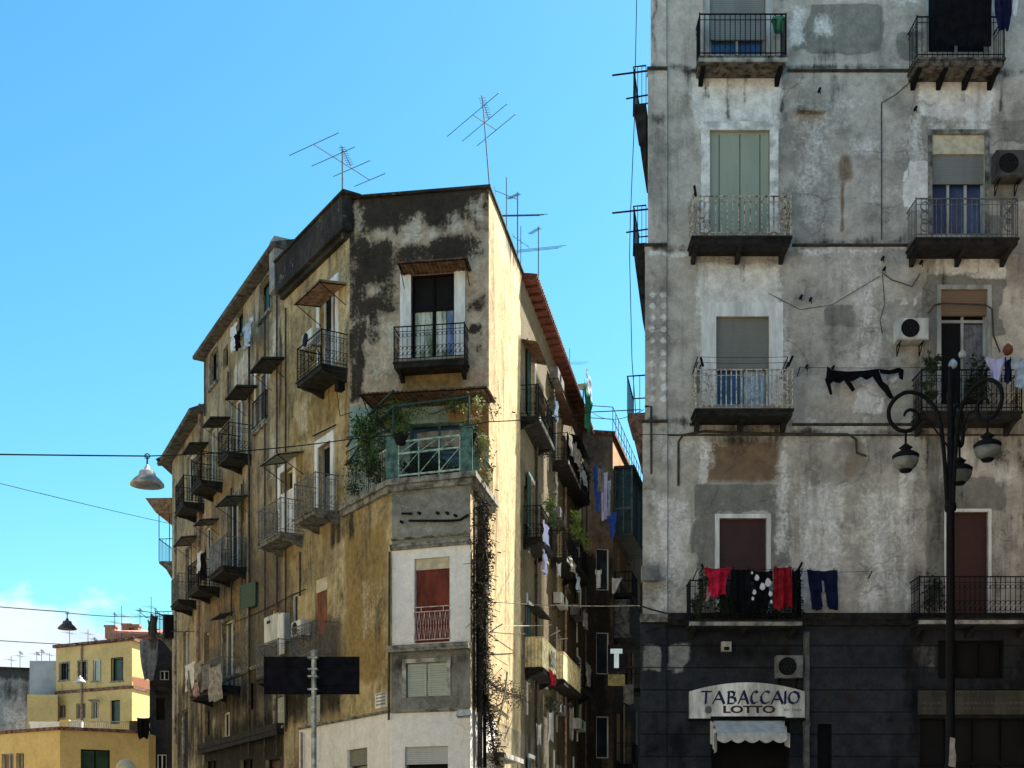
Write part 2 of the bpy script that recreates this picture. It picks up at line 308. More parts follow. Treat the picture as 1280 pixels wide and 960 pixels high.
# ------------------------------------------------------------------ element builders
def window(B,fa,px,style='glass',frame='wframe',blind=None,bfrac=.5,surround=None,sw=.14,name='window',mull=1,top=None,pane='glass',curtain=None,transom=None,sill=False,fw=.05,rec=.12,sides=False):
    """px = opening in photo pixels on the facade; cuts the wall and fills the reveal"""
    s0,s1,z0,z1=px if isinstance(px,list) else fa.rect(*px)
    fa.cuts.append((s0,s1,z0,z1)); m=MB(); e=-rec
    w=min(fw,(s1-s0)*.15)
    m.fbox(fa,s0,s0+w,z0,z1,e-.05,e); m.fbox(fa,s1-w,s1,z0,z1,e-.05,e); m.fbox(fa,s0+w,s1-w,z1-w,z1,e-.05,e); m.fbox(fa,s0+w,s1-w,z0,z0+w,e-.05,e)
    for k in range(mull):
        c=s0+(s1-s0)*(k+1)/(mull+1); m.fbox(fa,c-w*.6,c+w*.6,z0+w,z1-w,e-.05,e)
    if transom: zt=z0+(z1-z0)*transom; m.fbox(fa,s0+w,s1-w,zt-w*.6,zt+w*.6,e-.048,e+.006)
    wn=m.build(name,M[frame],B)
    p=MB(); p.fbox(fa,s0+.004,s1-.004,z0+.004,z1-.004,e-.09,e-.06); p.build('pane',M[pane],wn)
    if curtain:
        for (a,b,c,d,cm) in curtain:
            q=MB(); sa=s0+(s1-s0)*a; sb=s0+(s1-s0)*b; n=10
            for i in range(n):
                x0=sa+(sb-sa)*i/n; x1=sa+(sb-sa)*(i+1)/n; o0=e-.035+.012*(i%2); o1=e-.035+.012*((i+1)%2)
                q.quad(fa.at(x0,z0+(z1-z0)*c,o0-.02),fa.at(x1,z0+(z1-z0)*c,o1-.02),fa.at(x1,z0+(z1-z0)*d,o1-.02),fa.at(x0,z0+(z1-z0)*d,o0-.02))
            q.build('curtain',M[cm],wn)
    if blind:
        q=MB(); zb=z1-(z1-z0)*bfrac; q.fbox(fa,s0+.008,s1-.008,zb,z1-(0 if not top else (z1-z0)*top[0])-.004,e+.008,e+.045)
        q.fbox(fa,s0+.01,s1-.01,zb-.04,zb-.002,e+.004,e+.055); q.build('blind',M[blind],wn)
    if top:
        q=MB(); q.fbox(fa,s0+.006,s1-.006,z1-(z1-z0)*top[0],z1-.003,e+.01,e+.09); q.build('top_panel',M[top[1]],wn)
    if surround:
        q=MB(); o=.035
        th=0 if sides else sw
        q.fbox(fa,s0-sw,s0,z0,z1+th,-.003,o); q.fbox(fa,s1,s1+sw,z0,z1+th,-.003,o)
        if not sides: q.fbox(fa,s0,s1,z1,z1+sw,-.003,o); q.build('surround',M[surround],wn)
        else:
            for a,b in ((s0-sw,s0),(s1,s1+sw)): q=MB(); q.fbox(fa,a,b,z0,z1,-.003,o); q.build('surround',M[surround],wn)
    if sill:
        q=MB(); q.fbox(fa,s0-.1,s1+.1,z0-.09,z0,-.05,.1); q.build('sill',M['stone'],wn)
    return wn
def shut(parent,fa,s0,s1,z0,z1,mat,o=.03,ang=0,hinge='l'):
    """a louvred leaf; open leaves swing out from the wall"""
    m=MB(); wd=s1-s0
    h=fa.at(s0,0,o) if hinge=='l' else fa.at(s1,0,o); dr=fa.d if hinge=='l' else -fa.d
    dr=dr*math.cos(ang)+fa.n*math.sin(ang); nn=Vector((dr.y,-dr.x,0))
    g=Fac((h.x,h.y),((h+dr).x,(h+dr).y))
    m.fbox(g,0,.06,z0,z1,0,.035); m.fbox(g,wd-.06,wd,z0,z1,0,.035); m.fbox(g,.06,wd-.06,z1-.07,z1,0,.035); m.fbox(g,.06,wd-.06,z0,z0+.07,0,.035); 
    zm=(z0+z1)/2; m.fbox(g,.06,wd-.06,zm-.03,zm+.03,0,.035)
    m.fbox(g,.06,wd-.06,z0+.07,z1-.07,.008,.02)
    z=z0+.1
    while z<z1-.1:
        m.quad(g.at(.06,z,.034),g.at(wd-.06,z,.034),g.at(wd-.06,z+.035,.021),g.at(.06,z+.035,.021)); z+=.06
    return m.build('shutter',M[mat],parent)
def arc(c,r,a0,a1,n,u,v): return [c+u*(r*math.cos(a0+(a1-a0)*i/n))+v*(r*math.sin(a0+(a1-a0)*i/n)) for i in range(n+1)]
def balcony(B,fa,xa,xb,yb,yx,depth=.75,h=.95,slab='darkstone',rail='iron',style='plain',thick=.16,brk=2,corbel=None,gap=.115,edge=None,r=.009):
    sa=fa.hit(xa,yb,depth)[0]; sb=fa.hit(xb,yb,depth)[0]; s0,s1=min(sa,sb),max(sa,sb); z0=fa.hit(yx,yb,depth)[1]; z1=z0+thick
    m=MB(); m.fbox(fa,s0,s1,z0,z1-.05,0,depth-.03); m.fbox(fa,s0-.03,s1+.03,z1-.05,z1,0,depth)
    bal=m.build('balcony',M[slab],B)
    if edge:
        q=MB(); q.fbox(fa,s0-.03,s1+.03,z0+.02,z1-.052,depth-.028,depth+.004); q.build('slab_edge',M[edge],bal)
    if brk:
        for k in range(brk):
            c=s0+.1+(s1-s0-.2)*k/max(1,brk-1); q=MB()
            q.fprism(fa,[(0,0)],0,0) if False else None
            P=fa.at; w=.05
            pr=[(0,z0),(depth-.12,z0),(depth-.16,z0-.04),(depth*.45,z0-.08),(.08,z0-.18),(0,z0-.2)]
            n=len(pr); q.add([P(c-w,z,o) for o,z in pr]+[P(c+w,z,o) for o,z in pr],[tuple(range(n)),tuple(range(n,2*n))[::-1]]+[(i,n+i,n+(i+1)%n,(i+1)%n) for i in range(n)])
            q.build('bracket',M[corbel or slab],bal)
    e=depth-.05; zt=z1+h
    R=MB(); c=[fa.at(s0,0,0),fa.at(s0,0,e),fa.at(s1,0,e),fa.at(s1,0,0)]
    up=Vector((0,0,1))
    if style!='sheet':
        R.tube([p+up*zt for p in c],.018,4); R.tube([p+up*(z1+.09) for p in c],.012,4)
        R.tube([p+up*(zt-.13) for p in c],.009,4)
        for p in (c[1],c[2]): R.tube([p+up*z1,p+up*(zt+.03)],.02,4)
        for a,b in ((c[0],c[1]),(c[1],c[2]),(c[2],c[3])):
            L=(b-a).length; n=max(2,int(round(L/gap)))
            for i in range(1,n):
                p=a+(b-a)*i/n; q=a+(b-a)*(i+(1 if style=='zig' else 0))/n
                if style=='belly':
                    nn=fa.n if (a,b)==(c[1],c[2]) else (fa.d*(-1 if a is c[0] else 1))
                    R.tube([p+up*(z1+.02),p+up*(z1+.2)+nn*.13,p+up*(z1+.42)+nn*.1,p+up*(z1+.7),p+up*zt],r,4,False)
                elif style=='zig': R.tube([p+up*(z1+.09),q+up*(zt-.13)],r,4,False); R.tube([q+up*(z1+.09),p+up*(zt-.13)],r,4,False)
                else: R.tube([p+up*(z1+.02),p+up*(zt-.01)],r,4,False)
                if style=='ornate':
                    u=(b-a).normalized(); ctr=p+u*(L/n/2)
                    R.tube(arc(ctr+up*(zt-.23),.05,0,2*math.pi,8,u,up),.007,3,False)
                    R.tube(arc(ctr+up*(z1+.36),.05,-math.pi/2,math.pi*1.1,7,u,up),.008,3,False)
                    R.tube(arc(ctr+up*(z1+.22),.05,math.pi/2,math.pi*2.1,7,u,up),.008,3,False)
        if style=='corner':
            for q0,sg in ((s0,1),(s1,-1)):
                ce=fa.at(q0+sg*.2,0,e+.01)
                for zz in (.25,.5,.72): R.tube(arc(ce+up*(z1+zz),.1,0,2*math.pi,12,fa.d,up),.014,4,False)
                R.tube([fa.at(q0+sg*.38,z1,e),fa.at(q0+sg*.38,zt,e)],.016,4)
                R.tube(arc(ce+up*(z1+.375),.06,0,2*math.pi,8,fa.d,up),.014,4,False)
    else:
        R.tube([p+up*zt for p in c],.02,4)
        for a,b in ((c[0],c[1]),(c[1],c[2]),(c[2],c[3])):
            L=(b-a).length; n=max(4,int(L/.05)); nn=Vector((0,0,1)).cross((b-a).normalized())
            for i in range(n):
                p=a+(b-a)*i/n+nn*(.012*(i%2)); q=a+(b-a)*(i+1)/n+nn*(.012*((i+1)%2)); R.quad(p+up*(z1+.03),q+up*(z1+.03),q+up*(zt-.02),p+up*(zt-.02))
    R.build('railing',M[rail],bal)
    return bal,(s0,s1,z0,z1,depth)
def canopy(B,fa,xa,xb,yo,yx,depth=.7,drop=.12,mat='darkcan',wav=True,thick=.03,struts=True,over=0.,rise=None):
    """lean-to sheet over a door: outer edge given in pixels, wall edge higher by drop"""
    s0,s1=sorted((fa.hit(xa,yo,depth)[0],fa.hit(xb,yo,depth)[0])); z=fa.hit(yx,yo,depth)[1]
    m=MB(); n=max(2,int((s1-s0)/.055)); P=fa.at
    for i in range(n):
        a=s0+(s1-s0)*i/n; b=s0+(s1-s0)*(i+1)/n; wa=.022*(i%2) if wav else 0; wb=.022*((i+1)%2) if wav else 0
        m.hexa([P(a,z+wa,depth),P(b,z+wb,depth),P(b,z+drop+wb,0),P(a,z+drop+wa,0),P(a,z+wa+thick,depth),P(b,z+wb+thick,depth),P(b,z+drop+wb+thick,0),P(a,z+drop+wa+thick,0)])
    c=m.build('canopy',M[mat],B)
    if struts:
        q=MB()
        for a in (s0+.06,s1-.06):
            q.tube([P(a,z-.01,depth-.05),P(a,z-.45,0)],.012,4); q.tube([P(a,z-.012,depth),P(a,z+drop-.012,0)],.015,4)
        q.tube([P(s0,z-.012,depth-.03),P(s1,z-.012,depth-.03)],.015,4)
        q.build('canopy_frame',M['iron'],c)
    return c
def ac(fa,px,label,casing='acwhite',group='air conditioning units on the walls',dep=.32,fan='c',up=0):
    s0,s1,z0,z1=fa.rect(*px,dep+.05); c=(s0+s1)/2
    t=empty('air_conditioner',fa.at(c,z0-.05,0),label,'air conditioner',group)
    m=MB(); P=fa.at; b=.02
    m.fbox(fa,s0,s1,z0,z1,.06,.06+dep-b); m.fbox(fa,s0+b,s1-b,z0+b,z1-b,.06+dep-b,.06+dep); m.build('casing',M[casing],t)
    r=min((s1-s0)*.34,(z1-z0)*.42); cs=s0+(s1-s0)*(.4 if s1-s0>.6 else .5); zc=(z0+z1)/2; o=.062+dep
    q=MB(); q.add([P(cs+r*math.cos(a*math.pi/12),zc+r*math.sin(a*math.pi/12),o) for a in range(24)],[tuple(range(24))])
    q.build('fan',M['black'],t)
    g=MB()
    for rr in (r,r*.72,r*.44): g.tube(arc(P(cs,zc,o+.012),rr,0,2*math.pi,20,fa.d,Vector((0,0,1))),.006,4,False)
    for a in range(6): g.tube([P(cs,zc,o+.012),P(cs+r*math.cos(a*math.pi/3),zc+r*math.sin(a*math.pi/3),o+.012)],.005,4,False)
    g.build('grille',M['grille'],t)
    k=MB()
    for a in (s0+.1,s1-.1): k.tube([P(a,z0-.25,0),P(a,z0-.02,0),P(a,z0-.02,dep)],.016,4); k.tube([P(a,z0-.25,0.01),P(a,z0-.02,dep*.8)],.012,4)
    k.build('bracket',M['iron'],t)
    return t
def garment(fa,px,o,mat,label,shape='towel',name='garment',cat='laundry',group='washing hung out to dry',wave=.05,nx=26,nz=16,skew=0,line=True):
    s0,s1,z0,z1=fa.rect(*px,o); m=MB(); ph=random.uniform(0,6); idx={}
    for j in range(nz+1):
        v=j/nz
        for i in range(nx+1):
            u=i/nx; x=u
            if shape=='shirt':
                hw=.5 if v<.3 else .34-.02*math.sin(v*9); x=.5+(u-.5)*2*hw
            elif shape=='trousers': x=.5+(u-.5)*(1-.12*v)
            elif shape=='drape': x=.5+(u-.5)*(1-.45*v+.1*math.sin(v*5+ph))
            elif shape=='tri': x=u*(1-.75*v)
            a=s0+(s1-s0)*x+skew*v*(s1-s0)
            sag=.03*math.sin(u*math.pi)*(1-v); end=0
            if shape in('drape','towel'): end=.05*math.sin(u*7+ph)*v
            oo=o+wave*(.3+.7*v)*math.sin(u*9+ph+v*2)+.5*wave*math.sin(u*17+ph*2)+.35*wave*v*math.sin(u*37+ph*3+v)+.3*wave*math.sin(v*11+u*6+ph)
            idx[i,j]=len(m.v); m.v.append(fa.at(a,z1-(z1-z0)*v-sag+end,oo))
    for j in range(nz):
        for i in range(nx):
            u=(i+.5)/nx; v=(j+.5)/nz
            if shape=='trousers' and v>.28 and abs(u-.5)<.03+.1*(v-.28): continue
            m.f.append([idx[i,j],idx[i+1,j],idx[i+1,j+1],idx[i,j+1]]); m.m.append(0)
    if line:
        for u in (.12,.88): m.fbox(fa,s0+(s1-s0)*u-.008,s0+(s1-s0)*u+.008,z1-.05,z1+.03,o-.012,o+.012)
    ob=m.build(name,M[mat],smooth=True); return tag(ob,label,cat,group)
def catenary(p,q,sag,n=24):
    p=Vector(p); q=Vector(q); return [p+(q-p)*(i/n)-Vector((0,0,4*sag*(i/n)*(1-i/n))) for i in range(n+1)]
def pt(px,py,Y): return Vector(((px-CX)/F*Y,Y,EYE+(HY-py)/F*Y))
def cable(p,q,sag,r,label,group='overhead cables',mat='cable'):
    m=MB(); m.tube(catenary(p,q,sag),r,5,False); return tag(m.build('cable',M[mat]),label,'cable',group)
def foliage(c,rad,n,size,mat,parent,name='foliage',core=0):
    m=MB(); c=Vector(c)
    cl=[c+Vector((random.gauss(0,.45)*rad[0],random.gauss(0,.45)*rad[1],random.gauss(0,.45)*rad[2])) for _ in range(max(3,n//30))]
    for i in range(n):
        k=random.choice(cl); s=.35
        m.leaf(k+Vector((random.gauss(0,.4)*rad[0]*s*1.4,random.gauss(0,.4)*rad[1]*s*1.4,random.gauss(0,.4)*rad[2]*s*1.4)),size)
    for k in cl: m.tube([c-Vector((0,0,rad[2]*.8)),(c+k)/2-Vector((0,0,rad[2]*.2)),k],.006,3,False)
    return m.build(name,mat,parent)
def potplant(base,label,rad=.25,h=.4,mat='leaf',n=260,size=.07,pot='terra',pr=.13,ph=.22,group='potted plants',hang=False):
    t=empty('potted_plant',base,label,'plant',group); m=MB()
    m.lathe(base,[(pr*.65,0),(pr*.7,.01),(pr,ph*.9),(pr*1.1,ph*.9),(pr*1.1,ph),(pr*.9,ph),(pr*.85,ph-.03)],12); m.build('pot',M[pot],t,True)
    foliage(Vector(base)+Vector((0,0,ph+h*.5)),(rad,rad,h*.7),n,size,M[mat],t)
    return t
def antenna(base,H,label,kind='yagi',boom=(1,0,0),el=(0,1,0),bl=1.6,ne=3,elen=1.6,r=.018,tilt=(0,0),group='television aerials on the roofs',uhf=True,dish=False,far=False):
    base=Vector(base); t=empty('antenna',base,label,'antenna',group); top=base+Vector((tilt[0],tilt[1],H))
    m=MB(); m.tube([base-Vector((0,0,.25)),top],r,5); m.build('mast',M['alum'],t)
    b=Vector(boom).normalized(); e=Vector(el).normalized(); q=MB(); c=base+(top-base)*.72
    rr=r*.55
    q.tube([c-b*bl/2,c+b*bl/2],rr,4)
    for i in range(ne):
        p=c-b*bl/2+b*bl*(i/(max(1,ne-1))); L=elen*(1-.12*i); q.tube([p-e*L/2,p+e*L/2],rr*.8,4)
    q.build('aerial',M['alum'],t)
    if uhf:
        u=MB(); c=base+(top-base)*.97; d=(b*.8-e*.35+Vector((0,0,-.12))).normalized(); w=d.cross(Vector((0,0,1))).normalized()
        u.tube([c-d*.15,c+d*.75],rr,4)
        for i in range(9): p=c+d*(.09*i-.05); u.tube([p-w*.1,p+w*.1],rr*.7,3)
        u.build('small_aerial',M['alum'],t)
    if dish:
        u=MB(); c=base+(top-base)*.4
        prof=[(.02,0),(.15,.02),(.28,.07),(.38,.14),(.40,.16),(.38,.15),(.28,.085),(.02,.01)]; u.lathe(c,prof,16)
        d=u.build('dish',M['acgrey'],t,True)
    return t
def inset(poly,d):
    n=len(poly); out=[]
    for i in range(n):
        a=Vector((*poly[i-1],0)); b=Vector((*poly[i],0)); c=Vector((*poly[(i+1)%n],0))
        u=(b-a).normalized(); v=(c-b).normalized(); nu=Vector((-u.y,u.x,0)); nv=Vector((-v.y,v.x,0))
        k=nu+nv; k=k/max(.3,k.dot(nu)); out.append(((b+k*d).x,(b+k*d).y))
    return out
def core(B,poly,z0,z1,mat='black',d=.36,roof=None,over=.0,rt=.18):
    m=MB(); m.prism(inset(poly,d),z0,z1-.02); m.build('inner_wall',M[mat],B)
    if roof: m=MB(); m.prism(inset(poly,-over),z1,z1+rt); return m.build('roof',M[roof],B)
def mold(B,fa,s0,s1,z,h,o,mat,name='string_course'):
    m=MB(); m.fbox(fa,s0,s1,z,z+h,-.01,o); m.fbox(fa,s0,s1,z+h*.45,z+h,o,o+.03); return m.build(name,M[mat],B)
def pipe(B,fa,pts,r=.05,mat='pipe',o=.08,name='downpipe',px=True):
    m=MB(); P=[]
    for p in pts:
        s,z=fa.hit(p[0],p[1],o) if px else p
        P.append(fa.at(s,z,o))
    m.tube(P,r,7)
    if r>.03:
        for a,b in zip(P[:-1],P[1:]):
            k=int((a-b).length/2.2)
            for i in range(1,k+1): c=a+(b-a)*i/(k+1); m.tube([c-(b-a).normalized()*.04,c+(b-a).normalized()*.04],r*1.25,7)
    return m.build(name,M[mat],B)
UP=Vector((0,0,1))
M['palegreen']=simple('pale_green_paint',(.36,.46,.38),.7,.5,8,c2=(.12,.2,.16))
M['cream2']=simple('sunlit_cream_panel',(.8,.68,.4),.8,.3,4)  # brighter copy of the cream, sunlight put into its colour
# ================================================================== GROUND
def ground():
    m,t,b=nt('plaza_stone'); tc=N(t,'ShaderNodeTexCoord').outputs['Object']
    lk(t,mixc(t,noise_(t,tc,.4,8,.7),(.38,.355,.31),(.29,.27,.235)),b.inputs['Base Color']); b.inputs['Roughness'].default_value=.9; M['asphalt']=m
    M['paving']=simple('limestone_paving',(.34,.32,.29),.9,.4,2,bump=.3); M['roadpaint']=simple('road_paint',(.7,.7,.68),.8,.3,3)
    g=MB(); g.quad((-1500,-1500,0),(1500,-1500,0),(1500,1500,0),(-1500,1500,0)); tag(g.build('ground',M['asphalt']),None,None,kind='structure')
    for nm,poly in (('pavement',[(-5.5,37.9),(-3.6,31.0),(-1.2,29.6),(.9,30),(3.9,50),(-1,54)]),('pavement',[(2.0,28.2),(17,28.2),(17,37.5),(3.3,37.5)]),('pavement',[(-17,70),(-17.2,54),(-13.6,46.5),(-6,37.2),(-3,41),(-8,60)])):
        m=MB(); m.prism(poly,.0,.13); tag(m.build(nm,M['paving']),None,None,kind='structure')
    m=MB()
    for k in range(9): m.quad((-2.8+k*.95,24.2,.006),(-2.3+k*.95,24.2,.006),(-2.3+k*.95,27.6,.006),(-2.8+k*.95,27.6,.006))
    tag(m.build('road_markings',M['roadpaint']),None,None,kind='structure')
ground()
# ================================================================== RIGHT BUILDING
def right_building():
    B=empty('apartment_building',(8.5,33,0),'tall grey plastered apartment block with a tobacco shop at its foot','building'); Y=30.0
    poly=[(3.3,30),(15,30),(15,36.5),(4.45,36.5)]; f=Fac(poly[0],poly[1]); H=26.0
    zb=f.hit(900,772)[1]
    kw=dict()
    # ---- windows column one
    window(B,f,(887,-45,957,68),pane='glassblue',blind='greyroll',bfrac=.80,frame='gframe',surround='gframe',sw=.16,mull=1,name='balcony_door')
    window(B,f,(887,163,962,292),blind='sage',bfrac=.97,frame='greyiron',surround='rbw',sw=.2,name='balcony_door')
    q=MB()
    for x in (899,925,950): a_=f.rect(x,166,x+1,290); q.fbox(f,a_[0],a_[1],a_[2],a_[3],-.075,-.066)
    q.build('blind_seam',M['darkseam'],B)
    window(B,f,(895,396,961,508),pane='glassblue',blind='oliveroll',bfrac=.56,frame='gframe',surround='wframe',sw=.33,name='balcony_door',curtain=[(.55,.95,0,.42,'c_paleblue')])
    window(B,f,(899,648,958,769),blind='maroon',bfrac=.99,frame='wframe',surround='wframe',sw=.1,name='balcony_door')
    # ---- column two
    window(B,f,(1160,-60,1235,65),frame='gframe',pane='black',surround='gframe',sw=.08,name='balcony_door')
    window(B,f,(1165,168,1231,292),pane='glassblue',blind='greyroll',bfrac=.47,top=(.19,'cream'),frame='gframe',surround='stone',sw=.1,name='balcony_door',mull=2)
    window(B,f,(1176,362,1234,506),pane='black',top=(.22,'brownsh'),frame='gframe',surround='gframe',sw=.1,name='balcony_door',transom=.74,curtain=[(.5,.95,.1,.72,'c_tarp')])
    window(B,f,(1184,640,1235,768),blind='maroon',bfrac=.98,frame='gframe',surround='wframe',sw=.07,name='balcony_door')
    # ---- further columns beyond the frame
    for yy in ((-45,68),(163,292),(396,508),(648,769)):
        window(B,f,(1420,yy[0],1490,yy[1]),blind='greyroll',bfrac=.6,frame='gframe',surround='gframe',sw=.12,name='balcony_door')
    # ---- ground floor
    f.cuts.append((f.hit(889,900)[0],f.hit(987,900)[0],.14,f.hit(900,897)[1])); c=f.cuts[-1]
    m=MB(); m.fbox(f,c[0],c[1],c[2],c[3],-.9,-.85); m.fbox(f,c[0]-.02,c[0],c[2],c[3],-.9,-.26); m.fbox(f,c[1],c[1]+.02,c[2],c[3],-.9,-.26)
    d=m.build('shop_entrance',M['black'],B)
    m=MB(); 
    for a in (0,.33,.66,.97): m.fbox(f,c[0]+(c[1]-c[0])*a,c[0]+(c[1]-c[0])*a+.05,c[2],c[3]-.3,-.8,-.74)
    m.fbox(f,c[0],c[1],c[3]-.34,c[3]-.28,-.8,-.73); m.build('door_frame',M['greyiron'],d)
    window(B,f,(1173,800,1255,848),frame='iron',pane='black',mull=2,name='window')
    window(B,f,(1150,897,1290,1125),frame='iron',pane='black',mull=3,name='shop_window',transom=.75)
    window(B,f,(1022,905,1040,1125),frame='iron',pane='black',mull=0,name='door')
    window(B,f,(1420,900,1540,1125),frame='iron',pane='black',mull=2,name='shop_window')
    # ---- painted, peeled and stained patches (photo pixels)
    F_=f.field
    # pale plaster under balconies and round openings
    F_(0,866,95,975,152,.25,.95); F_(0,868,120,905,160,.15,.9); F_(0,878,150,972,175,.12,.8); F_(0,866,96,892,125,.12,1.)
    F_(0,872,330,975,392,.22,.85); F_(0,868,388,990,460,.2,.5)
    F_(0,1148,95,1240,150,.2,.95); F_(0,1155,150,1240,170,.15,.6); F_(0,1133,205,1168,258,.04,1.6)
    F_(0,1165,322,1255,347,.1,.8); F_(0,806,312,862,322,.08,.7); F_(0,990,306,1140,318,.1,.62); F_(0,985,120,1080,140,.25,.5)
    F_(0,1015,15,1045,50,.3,.6); F_(0,1068,485,1108,515,.15,.75); F_(0,985,5,1010,60,.2,.65); F_(0,965,545,990,700,.2,.6); F_(0,870,545,885,605,.1,.6)
    F_(0,812,612,868,770,.4,.56); F_(0,990,600,1060,765,.5,.55); F_(0,1070,600,1150,765,.5,.52); F_(0,985,120,1060,300,.6,.45)
    F_(0,1198,530,1235,600,.2,.5); F_(0,975,520,1090,560,.3,.5); F_(0,1056,330,1130,520,.5,.45)
    for k in range(10):
        for x in (815,829): F_(0,x-5,364+k*14.5,x+5,374+k*14.5,.035,.66)
    for (x,y) in ((1131,377),(1144,377),(1116,475),(1127,577),(1141,577),(1128,596),(1128,612),(1128,628),(1141,596)): F_(0,x-5,y-5,x+5,y+5,.04,.8)
    # soot lines under the string courses, under balconies; shade painted towards the lower right
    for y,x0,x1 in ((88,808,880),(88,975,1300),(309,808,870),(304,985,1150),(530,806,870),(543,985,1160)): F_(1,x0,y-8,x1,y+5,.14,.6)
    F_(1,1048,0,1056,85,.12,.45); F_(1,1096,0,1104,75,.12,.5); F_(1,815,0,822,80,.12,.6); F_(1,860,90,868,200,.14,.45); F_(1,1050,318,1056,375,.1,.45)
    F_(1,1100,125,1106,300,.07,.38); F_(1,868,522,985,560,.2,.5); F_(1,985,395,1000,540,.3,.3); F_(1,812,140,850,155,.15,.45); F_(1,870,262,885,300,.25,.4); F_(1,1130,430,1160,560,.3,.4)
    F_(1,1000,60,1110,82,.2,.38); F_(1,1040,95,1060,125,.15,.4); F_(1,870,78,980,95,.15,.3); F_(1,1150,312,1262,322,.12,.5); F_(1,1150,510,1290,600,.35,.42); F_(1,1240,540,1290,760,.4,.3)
    F_(1,810,560,830,620,.25,.4); F_(1,1145,425,1300,560,.8,.42); F_(1,1150,600,1320,770,.9,.45); F_(1,1130,700,1300,775,.6,.45)  # broad soft patches paint the shade behind the lamp post
    # brown stains
    F_(2,1048,195,1066,225,.15,.75); F_(2,1050,225,1056,290,.05,.8); F_(2,872,548,972,602,.18,.72); F_(2,1050,400,1056,470,.1,.5); F_(2,1055,540,1085,600,.15,.5)
    F_(2,870,78,975,96,.08,.6); F_(2,1150,78,1245,95,.1,.5); F_(2,975,50,1010,80,.25,.5); F_(2,1105,600,1150,640,.2,.35)
    # smooth grey render patches
    F_(3,870,604,978,640,.05,1.); F_(3,872,636,895,770,.05,1.); F_(3,962,636,987,770,.08,1.); F_(3,1012,5,1104,68,.08,.9); F_(3,1160,346,1255,362,.04,1.); F_(3,1236,360,1254,420,.04,1.)
    F_(3,1155,345,1174,520,.06,.9); F_(3,1158,540,1190,760,.1,.8); F_(3,1190,600,1260,638,.08,.9)
    rr=random.Random(11)
    for _ in range(60):
        a=rr.uniform(0,11); z=rr.uniform(zb,24); f.fs(0,a,a+rr.uniform(.4,1.6),z,z+rr.uniform(.3,1.4),.35,rr.uniform(.25,.52))
    for _ in range(70):
        a=rr.uniform(0,11); z=rr.uniform(zb+1,24); f.fs(1,a,a+rr.uniform(.05,.25),z-rr.uniform(.5,2.2),z,.12,rr.uniform(.2,.42))
    for _ in range(16):
        a=rr.uniform(0,11); z=rr.uniform(zb,24); f.fs(3,a,a+rr.uniform(.4,1.2),z,z+rr.uniform(.4,1.2),.08,rr.uniform(.5,.9))
    for xa,xb,y in ((875,983,82),(866,989,312),(870,991,528),(1147,1256,86),(1146,1273,315),(1153,1278,535)):
        for x in (xa+4,xb-8,xa+30,(xa+xb)/2): F_(1,x,y,x+rr.uniform(3,9),y+rr.uniform(25,75),.08,rr.uniform(.4,.6))
    wall('wall',f,0,f.L,zb,H,M['rb'],B,step=.1)
    for q in (803,838): f.field(0,q,808,q+22,838,.06,.8)
    f.field(0,1142,805,1172,838,.1,.45); f.field(2,930,820,965,850,.3,.5); f.field(1,860,800,1000,830,.3,.5); f.field(1,805,900,870,960,.5,.6)
    for _ in range(30): a=rr.uniform(-.2,8); z=rr.uniform(3.4,zb-.3); f.fs(rr.choice((2,1,1)),a,a+rr.uniform(.05,.5),z-rr.uniform(.05,.6),z,.06,rr.uniform(.35,.62))
    f.fs(1,5.5,12,0,zb,1.2,.55); f.fs(1,0,12,0,3.2,.8,.5)  # right end's shade painted in; also darker near the ground
    wall('base_wall',f,0,f.L,0,zb,M['rbbase'],B,step=.14)
    # ---- corner strip in storeys, each a little wider than the one above
    for k,(x,y0,y1,mt) in enumerate(((813,-260,88,'rb'),(809.5,88,308,'rb'),(806,308,528,'rb'),(803,528,772,'rb'),(800,772,1136,'rbbase'))):
        xl=(x-CX)/F*Y; g=Fac((xl,29.95),(3.62+.02*(k%2),29.95)); sf=Fac((xl+.9,29.95+4.9),(xl,29.95))
        z1,z0=f.hit(x,y0)[1],max(0,f.hit(x,y1)[1])
        for q in f.fields:
            g.fields.append((q[0],q[1]+(3.3-xl),q[2]+(3.3-xl))+q[3:])
        wall('corner_pilaster',g,0,g.L,z0,z1-.005,M[mt],B,step=.05); wall('corner_pilaster',sf,0,sf.L,z0,z1-.005,M[mt],B,step=.3)
        m=MB(); m.fbox(g,0,g.L,z1-.01,z1,-.3,0); m.fbox(g,g.L-.005,g.L,z0,z1,-.06,0); m.build('pilaster_cap',M['stone'],B)
        if k: mold(B,g,-.02,g.L,z1-.03,.06,.03,'rbtrim','string_course')
    for y,x0,x1 in ((88,864,874),(88,984,1146),(306,990,1150),(530,990,1155),(530,862,872)): 
        a=f.hit(x0,y)[0]; b=f.hit(x1,y)[0]; mold(B,f,a,b,f.hit(x0,y)[1]-.05,.06,.02,'rbtrim')
    mold(B,f,-.32,f.L,f.hit(900,545)[1],.03,.02,'rbtrim')
    mold(B,f,.33,f.L,zb-.2,.28,.16,'darkstone','cornice'); mold(B,f,-.3,.33,zb-.12,.18,.12,'stone','cornice')
    core(B,poly,0,H,roof='tile',over=.4)
    for a,b in ((1,2),(2,3),(3,0)):
        g=Fac(poly[a],poly[b]); 
        if a==3:
            for zz in (8.3,12.4,16.6,20.6): window(B,g,[g.L-3.6,g.L-2.5,zz,zz+2.4],blind='greyroll',bfrac=.5,frame='gframe',surround='gframe',name='balcony_door')
        wall('side_wall',g,0,g.L,0,H,M['rb'],B,step=.6)
    mold(B,f,-.1,f.L,H-.6,.5,.35,'stone','cornice')
